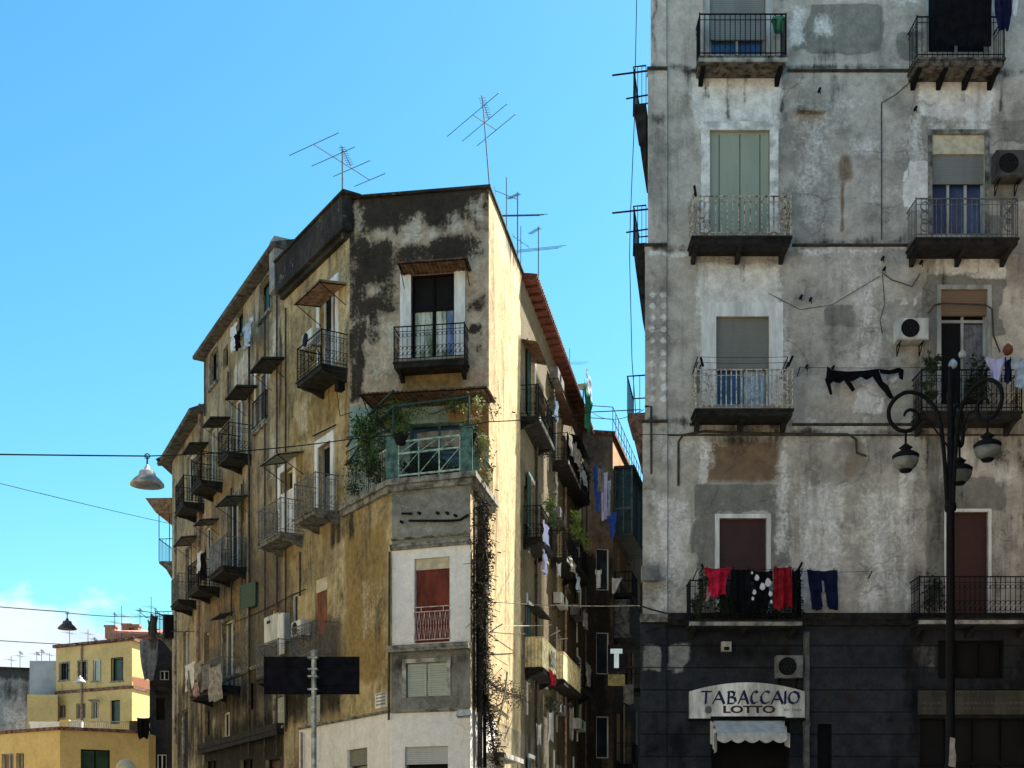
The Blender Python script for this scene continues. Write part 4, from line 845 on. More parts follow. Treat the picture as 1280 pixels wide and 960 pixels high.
# ================================================================== LEFT NEIGHBOURS
Q2=(-11.46,47.6); Q3=(-14.34,54.0)
F2=Fac(Q2,P0); F3=Fac(Q3,Q2); F3w=Fac((-14.0,62),Q3)
def mid_building():
    B=empty('tenement_building',(-8.2,45,0),'weathered brown tenement with steep roofline left of the wedge building','building'); f=F2; H=19.75
    def W_(px,**k):
        kk=dict(frame='wframe',pane='glass',mull=1); kk.update(k); return window(B,f,px,**kk)
    W_((325,350,339,395),pane='tealsh',name='window',frame='iron',surround='stone',sw=.1,sill=True); W_((295,390,304,424),pane='tealsh',frame='iron',sill=True); W_((279,433,285,460),frame='iron',pane='black'); W_((263,438,272,482),frame='iron',pane='black',mull=0,sill=True,surround='stone',sw=.1)
    W_((320,462,333,527),name='balcony_door',surround='wframe',sw=.1); W_((291,497,303,569),name='balcony_door',surround='stone'); W_((261,535,268,602),name='balcony_door')
    W_((285,624,299,712),name='balcony_door',surround='stone',pane='black'); W_((255,658,263,736),name='balcony_door',pane='black')
    W_((279,775,292,858),name='balcony_door',surround='stone',curtain=[(.5,.95,.1,.95,'cream2')]); W_((254,790,261,860),name='balcony_door',curtain=[(.5,.95,.4,.95,'c_white')])
    w=W_((313,730,323,760),frame='greensh',pane='greensh'); s=f.rect(313,730,323,760); shut(w,f,s[0],s[1],s[2],s[3],'greensh',.1,.3,'r')
    w=W_((344,871,357,908),pane='black',sill=True,surround='stone'); s=f.rect(344,871,357,908); mid=(s[0]+s[1])/2; shut(w,f,s[0]+.02,mid,s[2]+.02,s[3],'palesh',-.07); shut(w,f,mid,s[1]-.02,s[2]+.02,s[3],'palesh',-.07)
    W_((309,853,317,888),pane='black',frame='iron',mull=0); W_((337,760,349,808),pane='black',frame='wframe',name='balcony_door'); W_((277,890,287,921),frame='wframe',pane='black'); W_((256,888,262,920),frame='iron',pane='black')
    W_((300,948,316,1060),frame='iron',pane='black',name='shop_door'); W_((332,948,350,1085),frame='iron',pane='maroon',name='shop_door',mull=0); W_((256,950,270,1060),frame='iron',pane='black',name='shop_door')
    f.field(0,300,450,318,475,.4,.85); f.field(0,292,440,320,470,.3,.8); f.field(0,330,310,355,400,.5,.35); f.field(1,255,895,357,1120,.8,.85); f.field(1,225,850,345,905,.9,.62); f.field(2,255,700,355,960,.9,.85); f.field(2,255,520,300,700,.9,.4); f.field(3,268,590,302,625,.3,.6)
    f.field(2,300,640,350,900,.8,.55); f.field(1,325,600,345,660,.4,.4); f.field(0,303,560,312,900,.15,.4); f.field(3,255,740,300,770,.3,.5); f.field(1,340,880,356,1000,.4,.7); f.field(3,318,925,332,960,.3,.9)
    rr=random.Random(4)
    for _ in range(80):
        a=rr.uniform(0,f.L); z=rr.uniform(3,19.3); f.fs(1,a,a+rr.uniform(.05,.35),z-rr.uniform(.6,3.4),z,.15,rr.uniform(.3,.65))
    for _ in range(40): a=rr.uniform(0,f.L); z=rr.uniform(4,19); f.fs(rr.choice((0,2,3)),a,a+rr.uniform(.3,1.4),z,z+rr.uniform(.3,1.8),.25,rr.uniform(.35,.7))
    wall('wall',f,0,f.L,0,H,M['beige'],B,step=.13)
    m=MB(); P=f.at; m.fprism_=0
    pr=[(-.3,H-.25),(.36,H-.22),(.40,H-.18),(.40,H-.1),(-.3,H+.12)]; n=len(pr)
    m.add([P(-.1,z,o) for o,z in pr]+[P(f.L+.05,z,o) for o,z in pr],[tuple(range(n)),tuple(range(n,2*n))[::-1]]+[(i,n+i,n+(i+1)%n,(i+1)%n) for i in range(n)])
    m.build('eave',M['soot2'],B)
    poly=[Q2,P0,(-4.0,43.2),(-7,52.2)]; core(B,poly,0,H,roof='tile',over=-.1)
    for a,b in ((1,2),(2,3)): g=Fac(poly[a],poly[b]); wall('gable_wall',g,0,g.L,0,H-.05,M['oldgrey'],B,step=.5)
    canopy(B,f,311.5,327.5,448,327,.7,.1,'darkcan',False,.05); canopy(B,f,281,295.4,483,295,.7,.1,'darkcan',False,.05); canopy(B,f,252.5,262.7,523,262,.7,.1,'darkcan',False,.05)
    canopy(B,f,268.6,283,620,283,.75,.12,'greencan',False,.03); canopy(B,f,241,249.6,650,249,.7,.12,'greycan2',False,.03); canopy(B,f,262,275,768,275,.5,.1,'darkcan',False,.03,False)
    balcony(B,f,271.5,284,570,284,.8,.95,'darkstone','iron','ornate'); balcony(B,f,237.6,250,605,250,.8,1.,'darkstone','iron','ornate'); 
    balcony(B,f,260,278,713,278,.8,.98,'darkstone','greyiron','ornate'); balcony(B,f,234,246.7,737,246.7,.8,.95,'darkstone','iron','ornate'); balcony(B,f,237,271,862,271,.8,.95,'darkstone','greyiron','ornate',brk=3)
    balcony(B,f,314,330,529,330,.12,.9,'stone','iron','plain',brk=0)
    for x in (311.5,331,346): pipe(B,f,[(x,420 if x<320 else 370),(x,945)],.028 if x>320 else .04,'pipe')
    pipe(B,f,[(302,605),(302,760)],.03,'pipe'); pipe(B,f,[(289,610),(289,770)],.03,'pipe'); pipe(B,f,[(256,445),(256,520)],.03,'pipe'); pipe(B,f,[(285,465),(285,500)],.03,'pipe')
    mold(B,f,0,f.L,f.hit(300,932)[1],.35,.22,'darkstone','cornice'); mold(B,f,0,f.L,f.hit(300,845)[1],.1,.07,'stone')
    m=MB(); m.fbox(f,f.L-.55,f.L-.02,18.3,H+.12,-.4,.3); m.build('chimney_stack',M['oldgrey'],B)
M['soot2']=simple('dark_weathered_eave',(.09,.085,.075),.9,.7,4,bump=.5,c2=(.02,.018,.016))
M['greencan']=simple('greenish_canopy_sheet',(.09,.13,.11),.6,.4,5); M['greycan2']=simple('grey_canopy_sheet',(.13,.13,.11),.6,.4,5)
mid_building()
def end_building():
    B=empty('end_building',(-12,54,0),'lower far end house of the tenement row, with tiled eave and arched doorway','building'); f=F3; H=17.85
    def W_(px,**k):
        kk=dict(frame='wframe',pane='glass',mull=1); kk.update(k); return window(B,f,px,**kk)
    W_((233,568,241,630),name='balcony_door',pane='black'); W_((233,684,239,750),name='balcony_door',pane='black',surround='stone'); W_((229,788,236,850),name='balcony_door',curtain=[(.4,.95,.1,.95,'c_white')]); W_((222,888,235,1040),name='arched_doorway',frame='stone',pane='black',mull=0)
    f.field(1,222,840,256,960,.6,.6); f.field(1,228,960,256,1100,.6,.9); f.field(0,215,650,222,900,.15,.6); f.field(3,222,850,240,885,.3,.5)
    wall('wall',f,0,f.L,0,H,M['beige'],B,step=.15)
    wl=F3w
    for z in (5.5,9.6,13.3): window(B,wl,[wl.L-2.4,wl.L-1.3,z,z+2.3],frame='gframe',pane='black',name='balcony_door')
    wall('side_wall',wl,0,wl.L,0,H,M['beige'],B,step=.4)
    m=MB()
    for g,a,b in ((f,-.5,f.L+.1),(wl,-.2,wl.L+.45)):
        P=g.at; pr=[(-.3,H-.2),(.5,H-.3),(.56,H-.2),(-.3,H+.2)]; n=4
        m.add([P(a,z,o) for o,z in pr]+[P(b,z,o) for o,z in pr],[tuple(range(n)),tuple(range(n,2*n))[::-1]]+[(i,n+i,n+(i+1)%n,(i+1)%n) for i in range(n)])
    m.build('eave',M['soot2'],B)
    poly=[(-14.0,62),Q3,Q2,(-7,52.2),(-7,62)]; core(B,poly,0,H,roof='tile',over=-.1)
    for a,b in ((3,4),(4,0)): g=Fac(poly[a],poly[b]); wall('back_wall',g,0,g.L,0,H,M['beige'],B,step=.8)
    canopy(B,f,227.7,236.5,555,236,.7,.1,'darkcan',False,.05); canopy(B,f,216,226,671,226,.7,.12,'greycan2',False,.03)
    balcony(B,f,218,228,632,228,.8,.98,'darkstone','iron','ornate'); balcony(B,f,213,222,754,222,.8,.98,'darkstone','greyiron','ornate')
    pipe(B,f,[(250,505),(247,850)],.07,'pinkpipe',.1); pipe(B,f,[(219,640),(219,930)],.05,'paleledge',.06)
    # balconies on the side face, seen end on
    for z,dp,cn in ((13.4,.75,1),(10.5,.9,0)):
        P=wl.at; s0,s1=wl.L-2.7,wl.L-.6
        if cn: balcony_end(B,wl,s0,s1,z+.2,dp,True)
        else: balcony_end(B,wl,s0,s1,z,dp,False)
    m=MB(); m.fbox(f,.05,.5,f.hit(215,800)[1],f.hit(215,771)[1],.02,.4); m.build('shutter_box',M['black'],B)
    m=MB(); s,z=f.hit(236,888); 
    m.tube([f.at(s-.9,z-3,.05),f.at(s-.9,z,.05)],.06,6); m.build('downpipe',M['paleledge'],B)
def balcony_end(B,f,s0,s1,z,d,can):
    P=f.at; pr=[(0,z-.9),(.15,z-.85),(d*.6,z-.35),(d,z-.1),(d,z),(0,z)]; n=len(pr); m=MB()
    m.add([P(s0,q,o) for o,q in pr]+[P(s1,q,o) for o,q in pr],[tuple(range(n)),tuple(range(n,2*n))[::-1]]+[(i,n+i,n+(i+1)%n,(i+1)%n) for i in range(n)])
    b=m.build('balcony',M['paleslab'],B); R=MB()
    R.tube([P(s0,z+.95,0),P(s0,z+.95,d),P(s1,z+.95,d),P(s1,z+.95,0)],.02,4)
    for i in range(14): a=s0+(s1-s0)*i/13; R.tube([P(a,z,d),P(a,z+.95,d)],.01,4)
    for i in range(5): R.tube([P(s1,z,d*i/5),P(s1,z+.95,d*i/5)],.01,4)
    R.build('railing',M['iron'],b)
    if can:
        m=MB(); m.hexa([P(s0-.3,z+2.0,d+.05),P(s1+.3,z+2.0,d+.05),P(s1+.3,z+2.0,0),P(s0-.3,z+2.0,0),P(s0-.3,z+2.62,d+.5),P(s1+.3,z+2.62,d+.5),P(s1+.3,z+2.62,0),P(s0-.3,z+2.62,0)]); m.build('canopy',M['woodcan'],B)
        R=MB(); R.tube([P(s1,z,d),P(s1,z+2.,d)],.02,4); R.tube([P(s1,z,d*.4),P(s1,z+2.,d*.4)],.02,4); R.tube([P(s0,z,d),P(s0,z+2.,d)],.02,4); R.build('canopy_post',M['iron'],B)
end_building()
# ================================================================== FAR LEFT AND STREET BACKGROUND
def pw(px,Y): return ((px-CX)/F*Y,Y)
M['orangel']=plaster('orange_lane_plaster',(.6,.36,.2),(.5,.3,.17),third=(.05,.042,.035),mottle=.3,grime=.3,vstreak=.3)  # third tone is the painted shade of the lane
def yellow_house():
    B=empty('yellow_house',(-25.5,80,0),'pale yellow flat topped house with green shuttered windows and brown cornice','building')
    a=pw(70,80); b=pw(165,77); c=(-21.0,86); f=Fac(a,b); g=Fac(b,c); H=13.8
    for px in ((75,829,86,850),(98,827,108,849)): w=window(B,f,px,frame='iron',pane='glass',mull=2,name='window',sill=True,surround='stone',sw=.08)
    w=window(B,f,(116,825,121,851),frame='wframe',pane='glass',mull=0,name='window',sill=True); s=f.rect(121,825,126,851); shut(w,f,s[0],s[1],s[2],s[3],'palesh',.02)
    window(B,f,(140,823,153,851),frame='iron',pane='glassgreen',mull=0,surround='soot',sw=.05,sill=True)
    window(B,f,(72,881,82,897),frame='gframe',pane='brownsh',mull=1); window(B,f,(95,879,107,898),frame='gframe',pane='brownsh',mull=1); window(B,f,(114,877,123,898),frame='gframe',pane='glass',mull=2); window(B,f,(138,875,150,905),frame='iron',pane='glassgreen',mull=0)
    f.field(0,115,823,127,853,.1,.5); f.field(1,70,850,130,866,.3,.35); f.field(1,138,818,155,823,.15,.4); g.field(2,165,847,187,861,.05,1.2)
    wall('wall',f,0,f.L,0,H,M['yellow'],B,step=.3); wall('side_wall',g,0,g.L,0,H,M['yellow'],B,step=.3)
    poly=[a,b,c,(-26,90)]; core(B,poly,0,H-.1,roof='tile',over=.15)
    for k in (2,3): q=Fac(poly[k],poly[(k+1)%4]); wall('back_wall',q,0,q.L,0,H,M['yellow'],B,step=1)
    m=MB(); 
    for q in (f,g): m.fbox(q,-.1,q.L+.1,H-.12,H+.05,0,.2); z=f.hit(120,864)[1]; m.fbox(q,-.02,q.L,z,z+.18,0,.1)
    m.build('cornice',M['tile'],B)
    m=MB(); s=f.hit(103,865)[0]; m.tube([f.at(s,3,.08),f.at(s,H,.08)],.06,6); m.build('downpipe',M['pinkpipe'],B)
    m=MB(); s,z=f.hit(123,878); m.lathe(f.at(s,z,.4),[(.05,-.1),(.2,0),(.35,.1),(.33,.12)],12); m.build('wall_lamp',M['acgrey'],B)
    # lower wing
    w=[pw(34,79),pw(72,79.2),pw(72,84),pw(34,84)]; m=MB(); m.prism(w,0,EYE+(HY-868)/F*79); m.build('side_wing',M['yellow'],B)
    # penthouse with chimneys
    Y=84; x0,z0=(136-CX)/F*Y,EYE+(HY-799)/F*Y; x1=(203-CX)/F*Y; zt=EYE+(HY-790)/F*Y
    m=MB(); m.box(x0,x1,Y,Y+4,H,zt); p=m.build('roof_storey',M['brickp'],B)
    m=MB(); za=EYE+(HY-787)/F*Y; m.hexa([(x0+1,Y-2.5,z0),(x1+.5,Y-2.5,z0-.1),(x1+.5,Y+1,za),(x0+3.5,Y+1,za),(x0+1,Y-2.5,z0+.15),(x1+.5,Y-2.5,z0+.05),(x1+.5,Y+1,za+.15),(x0+3.5,Y+1,za+.15)]); m.build('roof',M['pinkroof'],B)
    for px,w_,ty in ((139,.32,781),(160,.3,779),(166,.14,782),(171,.2,780),(194,.3,786)):
        m=MB(); x=(px-CX)/F*(Y+.4); z=EYE+(HY-ty)/F*Y; m.box(x-w_,x+w_,Y+.1,Y+.7,zt-.4,z-.12); m.box(x-w_-.06,x+w_+.06,Y+.04,Y+.76,z-.12,z); m.build('chimney',M['brickp'],B)
    return f
M['brickp']=plaster('orange_chimney_render',(.5,.26,.15),(.4,.19,.11),mottle=.3,grime=.3,vstreak=.3)
YH=yellow_house()
def low_block():
    B=empty('low_yellow_block',(-24,66,0),'low yellow building with a brown coping and roof terrace before the yellow house','building')
    a=pw(-70,66.5); b=pw(75,61.4); c=pw(186,63.7); f=Fac(a,b); g=Fac(b,c); H=7.0
    window(B,f,(2,942,17,975),frame='gframe',pane='brownsh'); window(B,f,(20,941,30,975),frame='gframe',pane='brownsh'); window(B,f,(-50,942,-30,975),frame='gframe',pane='brownsh')
    window(B,g,(101,937,138,1040),frame='iron',pane='glassgreen',mull=1); 
    for q in (f,g): wall('wall',q,0,q.L,0,H,M['yellow'],B,step=.3)
    poly=[a,b,c,(-18.3,75.5),(-30,75.5)]; core(B,poly,0,H-.15,roof='stone',over=-.05,rt=.1)
    for k in (2,3,4): q=Fac(poly[k],poly[(k+1)%5]); wall('back_wall',q,0,q.L,0,H,M['yellow'],B,step=1)
    m=MB()
    for q in (f,g): m.fbox(q,0,q.L,H-.02,H+.14,-.25,.12)
    m.build('coping',M['tile'],B)
    m=MB(); Y=66; z=EYE+(HY-902)/F*Y; m.box((38-CX)/F*Y,(74-CX)/F*Y,Y,Y+.2,H,z); m.box((38-CX)/F*Y-.05,(74-CX)/F*Y+.05,Y-.05,Y+.25,z-.12,z); m.build('terrace_parapet',M['white'],B)
    m=MB(); m.box((74-CX)/F*Y,(86-CX)/F*Y,Y,Y+.3,H,z+.1); m.build('terrace_parapet',M['yellow'],B)
    R=MB(); x0=(86-CX)/F*Y; x1=(162-CX)/F*Y
    for i in range(30): x=x0+(x1-x0)*i/29; R.tube([(x,Y,H),(x,Y,z)],.015,4)
    R.tube([(x0,Y,z),(x1,Y,z)],.03,4); R.build('terrace_railing',M['creamiron'],B)
    m=MB(); m.box((86-CX)/F*Y,(102-CX)/F*Y,Y+.05,Y+.3,H,z+.05); m.build('terrace_parapet',M['white'],B)
    m=MB(); z=EYE+(HY-901)/F*Y; m.box((161-CX)/F*Y,(172-CX)/F*Y,Y,Y+1.5,H,z); m.build('terrace_shed',M['brownb'],B)
    return g
LB=low_block()
def others():
    B=empty('old_grey_building',(-34,88,0),'old grey building with soot blackened top at the far end of the street','building'); a=pw(-90,84); b=pw(40,86); f=Fac(a,b); H=EYE+(HY-834)/F*85
    f.field(1,-90,830,40,850,.5,.9); f.field(1,-90,850,40,880,.6,.55); f.field(0,0,882,38,920,.6,.6)
    wall('wall',f,0,f.L,0,H,M['oldgrey'],B,step=.3); poly=[a,b,(-30,95),(-40,95)]; core(B,poly,0,H-.1,roof='soot',over=.1)
    for k in (1,2,3): q=Fac(poly[k],poly[(k+1)%4]); wall('back_wall',q,0,q.L,0,H,M['oldgrey'],B,step=1)
    m=MB(); Y=80.5; m.box((37-CX)/F*Y,(71-CX)/F*Y,Y,Y+3,EYE+(HY-878)/F*Y,EYE+(HY-826)/F*Y); tag(m.build('grey_annex',M['greyannex']),'windowless pale grey annex between the blackened building and the yellow house','building')
    # dark house
    B=empty('dark_house',(-16.4,66,0),'dark shaded narrow house beside the yellow house with a railed balcony','building'); a=pw(187,65); b=(-14.2,65.2); f=Fac(a,b); H=EYE+(HY-801)/F*65
    window(B,f,(199,838,211,850),frame='wframe',pane='black',mull=1); window(B,f,(196,943,208,985),frame='wframe',pane='black',mull=1); window(B,f,(195,872,206,900),frame='iron',pane='black')
    wall('wall',f,0,f.L,0,H,M['dkwall'],B,step=.4); poly=[a,b,(-14.2,72),(a[0],72)]; core(B,poly,0,H-.1,roof='soot',over=.05)
    for k in (1,2,3): q=Fac(poly[k],poly[(k+1)%4]); wall('back_wall',q,0,q.L,0,H,M['dkwall'],B,step=1)
    balcony(B,f,188,212,862,200,.9,.95,'darkstone','iron','plain')
    # street end: brown building on the lane
    B=empty('brown_building',(5.5,62,0),'brown rendered building farther down the lane with a glazed roof railing','building'); a=(1.5,57.4); b=(4.57,58); c=(8.9,77); f=Fac(a,b); g=Fac(b,c); H=EYE+508/F*58
    f.fs(1,0,3.2,0,14.6,.8,.8)  # lane shade painted over the lower front
    for z in (13.0,9.2,5.4,1.6): window(B,f,[2.35,2.95,z,z+1.9],frame='wframe',pane='glass',mull=0,name='window')
    for z in (13.2,9.3,5.4): window(B,g,[1.2,2.2,z,z+2.2],frame='gframe',pane='glass',name='balcony_door'); window(B,g,[5,6,z,z+2.2],frame='wframe',pane='glass',name='balcony_door'); window(B,g,[10,11,z,z+2.2],frame='wframe',pane='glass',name='balcony_door')
    g.fs(2,0,3,0,14,.5,.4)
    poly=[a,b,c,(2,80)]; core(B,poly,0,H-.1,roof='tile',over=.12)
    for k in (2,3): q=Fac(poly[k],poly[(k+1)%4]); wall('back_wall',q,0,q.L,0,H,M['brownb'],B,step=1)
    R=MB(); zr=H+.1
    for p,q in ((Vector((*a,0)),Vector((*b,0))),(Vector((*b,0)),Vector((*c,0)))):
        n=int((q-p).length/.9)
        for i in range(n+1): w=p+(q-p)*i/n; R.tube([w+UP*zr,w+UP*(zr+1.1)],.02,4)
        for zz in (.55,1.1): R.tube([p+UP*(zr+zz),q+UP*(zr+zz)],.02,4)
    R.build('roof_railing',M['greyiron'],B)
    for s,z in ((.6,13.),(4.6,9.1),(9.5,12.8),(.8,5.2)):
        P=g.at; m=MB(); m.fbox(g,s,s+2,z-.2,z,0,.8); bl=m.build('balcony',M['darkstone'],B); R=MB()
        for i in range(14): R.tube([P(s+2*i/13,z,.78),P(s+2*i/13,z+.95,.78)],.01,4)
        R.tube([P(s,z+.95,0),P(s,z+.95,.78),P(s+2,z+.95,.78),P(s+2,z+.95,0)],.02,4)
        for i in range(5): R.tube([P(s,z,.78*i/5),P(s,z+.95,.78*i/5)],.01,4)
        R.build('railing',M['iron'],bl)
    for s,z in ((1.0,1.4),(3.6,5.1),(6.8,9.4),(8.2,5.2),(8.0,1.5),(11.5,5.3),(13.5,9.3),(3.2,1.2),(14,5)):
        window(B,g,[s+.05,s+.9,z,z+2.],frame=random.choice(('wframe','gframe')),pane='glass',mull=0,name='window') if not(z>5.2 and s<3) else None
        q=MB(); q.fbox(g,s-.12,s-.0,z-.8,z+3.1,0,.06); q.build('pale_strip',M[random.choice(('wframe','cream','c_beige'))],B)  # pale strips again painted as lit pilasters
    # enclosed dark green veranda hung on it
    P=g.at; z1=EYE+465/F*58.5; z0=EYE+(HY-668)/F*58.5; m=MB(); m.fbox(g,.4,6,z0,z1-.1,0,.82); m.build('enclosed_veranda',M['verg'],B)
    m=MB(); m.fbox(g,.3,6.1,z1-.1,z1+.03,0,.95); m.build('veranda_roof',M['darkcan'],B)
    m=MB()
    for a_ in (.4,2.2,4.1,5.95): m.fbox(g,a_-.04,a_+.04,z0,z1-.11,.822,.85)
    for a_ in (.03,.4,.78): m.fbox(g,.37,.398,z0,z1-.11,a_,a_+.05)
    m.fbox(g,.36,.397,z0+1.1,z0+1.18,0,.82); m.build('veranda_frame',M['greyiron'],B)
    m=MB(); m.fbox(g,.4,5,z0-4.6,z0-3.0,0,.7); m.fbox(g,.4,5,z0-4.75,z0-4.62,0,.78); m.build('lower_balcony',M['greypb'],B)
    wall('wall',f,0,f.L,0,H,M['brownb'],B,step=.25); g.fs(2,0,g.L,0,14,.6,.95); wall('side_wall',g,0,g.L,0,H,M['orangel'],B,step=.3)  # lower side wall darkened with painted lane shade
    # unseen blocks right of the lane, shaped to shade it and pass a sun sliver
    for poly,lab,name in (([(5.7,44),(14,51.2),(14,56.2),(6.55,48.75)],'unseen tall block added right of the lane behind the tobacco shop to shade it','a'),([(6.78,50.0),(14,57.25),(14,78),(12.0,78)],'second unseen tall block, set past a gap that lets a sun sliver into the lane','b')):
        B=empty('unseen_lane_building',(10,52 if name=='a' else 62,0),lab,'building'); H=26
        for k in range(4):
            q=Fac(poly[k],poly[(k+1)%4])
            if (name=='a' and k in (0,3)) or (name=='b' and k==3):
                for z in (4.6,8.8,13,17.2):
                    for i in range(int(q.L/3.4)): s=1.6+i*3.4; window(B,q,[s,s+1.1,z,z+2.3],frame='gframe',pane='glass',blind='greyroll',bfrac=random.choice((.3,.6,.9)),name='balcony_door')
            wall('wall',q,0,q.L,0,H,M['shade'],B,step=.6)
        core(B,poly,0,H-.05,roof='tile',over=.05)
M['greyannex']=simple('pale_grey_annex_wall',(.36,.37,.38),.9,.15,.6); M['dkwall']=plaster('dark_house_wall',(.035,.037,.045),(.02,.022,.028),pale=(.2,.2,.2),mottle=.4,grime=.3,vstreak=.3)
M['verg']=simple('dark_green_veranda_panel',(.02,.06,.055),.6,.4,2); M['greypb']=simple('mottled_grey_panel',(.2,.19,.17),.9,.5,6,bump=.4)
others()
# unseen blocks added behind the camera to bounce warm sunlight onto the shaded fronts
def opposite():
    for i,(x0,x1,y,H,mt,lb) in enumerate(((-34,-12,-14,17,'sunny','unseen yellow block added behind the viewer for its warm bounce'),(-11.5,9,-15,20,'pale','unseen pale block added behind the viewer for its warm bounce'),(9.5,30,-13,18,'sunny','last unseen yellow block added behind the viewer for its warm bounce'))):
        B=empty('unseen_square_building',((x0+x1)/2,y-5,0),lb,'building'); poly=[(x0,y-10),(x1,y-10),(x1,y),(x0,y)]
        for k in range(4):
            q=Fac(poly[k],poly[(k+1)%4])
            if k==2:
                for z in (.3,4.8,8.8,12.8):
                    for j in range(int(q.L/3.6)): window(B,q,[1.3+j*3.6,2.4+j*3.6,z,z+2.3],frame='gframe',pane='glass',blind='greyroll',bfrac=random.choice((.3,.6,.9)),name='window',surround='stone',sw=.12)
            wall('wall',q,0,q.L,0,H,M[mt],B,step=.9)
        core(B,poly,0,H-.05,roof='tile',over=.3)
M['pale']=plaster('pale_cream_plaster',(.62,.57,.47),(.52,.48,.4),mottle=.2,grime=.15,vstreak=.2)
opposite()
def flank():  # unseen block added to keep light off the grey block's right end
    B=empty('unseen_square_building',(18,15,0),'unseen dark brown block added right of the square to block light','building'); poly=[(10.5,3),(24,3),(24,25.5),(11.4,25.5)]
    for k in range(4):
        q=Fac(poly[k],poly[(k+1)%4])
        if k==3:
            for z in (.3,4.8,8.8,12.8):
                for j in range(6): window(B,q,[1.3+j*3.6,2.4+j*3.6,z,z+2.3],frame='gframe',pane='glass',blind='greyroll',bfrac=random.choice((.3,.6,.9)),name='window',surround='stone',sw=.12)
        wall('wall',q,0,q.L,0,20,M['brownb'],B,step=.9)
    core(B,poly,0,19.95,roof='tile',over=.3)
flank()
LW=Fac((-15,4),(-25,56))
def left_row():
    B=empty('unseen_square_building',(-24,28,0),'long sunlit ochre block closing the left side of the square','building'); poly=[(-15,4),(-25,56),(-36,56),(-30,4)]
    for k in range(4):
        q=LW if k==0 else Fac(poly[k],poly[(k+1)%4])
        if k==0:
            for z in (.3,4.8,8.8,12.8):
                for j in range(14): window(B,q,[1.3+j*3.6,2.4+j*3.6,z,z+2.3],frame='gframe',pane='glass',blind='greyroll',bfrac=random.choice((.3,.6,.9)),name='window',surround='stone',sw=.12)
        wall('wall',q,0,q.L,0,17,M['ochre'],B,step=.9)
    core(B,poly,0,16.95,roof='tile',over=.3)
left_row()
# ================================================================== THINGS
G_AC='air conditioning units on the walls'
ac(FRB,(1246,187,1282,221),'dark grimy air conditioner beside the roller shuttered window, highest on the grey block','acdark',G_AC,.35)
ac(FRB,(1122,397,1161,424),'white air conditioner left of the window with the dangling laundry on the grey block','acwhite',G_AC,.35)
ac(FRB,(971,819,1004,847),'grey air conditioner just above the tobacco shop sign','acgrey',G_AC,.3)
def box_thing(fa,px,o,mat,name,label,cat,o0=.02,group=None,vis=None):
    s=fa.rect(*px,o); m=MB(); m.fbox(fa,s[0],s[1],s[2],s[3],o0,o); m.fbox(fa,s[0]+.02,s[1]-.02,s[2]+.02,s[3]-.02,o,o+.012)
    return tag(m.build(name,M[mat]),label,cat,group)
t=empty('alarm_box',FRB.at(*FRB.hit(906,809),0),'small pale alarm box on the dark wall above the tobacco shop sign','alarm box'); s=FRB.rect(901,803,913,815); m=MB(); m.fbox(FRB,s[0],s[1],s[2],s[3],.0,.14); m.build('casing',M['acwhite'],t); m=MB(); m.fbox(FRB,s[0]+.05,s[1]-.05,s[2]+.02,s[2]+.1,.14,.16); m.build('lens',M['black'],t)
# boiler on the wedge's left flank
t=empty('wall_boiler',FL.at(*FL.hit(340,800),0),'white boiler cabinet mounted on the brown wall above the black road signs','boiler'); s=FL.rect(331,769,349,803,.35); m=MB(); m.fbox(FL,s[0],s[1],s[2],s[3],.02,.37); m.build('casing',M['acwhite'],t); m=MB(); m.fbox(FL,s[0]+.25,s[0]+.5,s[3]-.22,s[3]-.14,.37,.385); m.build('vent_slot',M['black'],t); m=MB(); c=(s[0]+s[1])/2; m.tube([FL.at(c,s[3],.2),FL.at(c,s[3]+.35,.2)],.07,8); m.build('flue',M['rust'],t)
ac(FL,(364,776,376,795),'pale air conditioner behind the lowest balcony of the wedge building',"acwhite",G_AC,.3)
ac(FL,(377,414,390,434),'small white air conditioner by the top left balcony of the wedge building','acwhite',G_AC,.28)
t=empty('white_panel',FL.at(*FL.hit(350,810),.5),'tall white panel leaning on the balcony right of the white boiler','panel'); s=FL.rect(347,767,354,818,.4); m=MB(); m.fbox(FL,s[0],s[1],s[2],s[3],.36,.4); m.fbox(FL,s[0]+.03,s[1]-.03,s[2]+.05,s[3]-.05,.4,.41); m.build('board',M['wframe'],t)
# ---- laundry on the grey block
def g_(fa,px,o,mat,label,**k): return garment(fa,px,o,mat,label,**k)
o=.78
g_(FRB,(880,709,913,745),o,'c_red','bright red cloth, leftmost on the laundry line over the dark balcony',shape='drape')
g_(FRB,(879,712,907,752),o-.1,'c_pink','pale pink cloth showing under the bright red one',shape='tri')
g_(FRB,(914,711,938,768),o,'c_black','plain black garment between the red cloth and the white patterned one',shape='towel')
sh=g_(FRB,(938,713,966,762),o,'c_black','black shirt with a white print in the middle of the line',shape='shirt')
m=MB(); 
for (x,y,r) in ((953,733,.07),(946,722,.06),(960,728,.08),(943,740,.05),(963,742,.05),(941,748,.035),(964,752,.035),(940,716,.03)):
    s,z=FRB.hit(x,y,o+.09); m.add([FRB.at(s+r*math.cos(k*.9)*(.7 if k%2 else 1),z+r*1.3*math.sin(k*.9),o+.09) for k in range(7)],[tuple(range(7))])
m.build('print',M['c_white'],sh)
g_(FRB,(967,708,990,760),o,'c_darkred','dark red cloth at the right end of the line over the dark balcony',shape='towel')
g_(FRB,(990,712,1001,770),o,'c_black','black towel hanging past the corner of the dark balcony',shape='towel')
g_(FRB,(1008,712,1047,762),.25,'c_navy','navy trousers pegged on the line beside the dark balcony',shape='trousers',skew=.1)
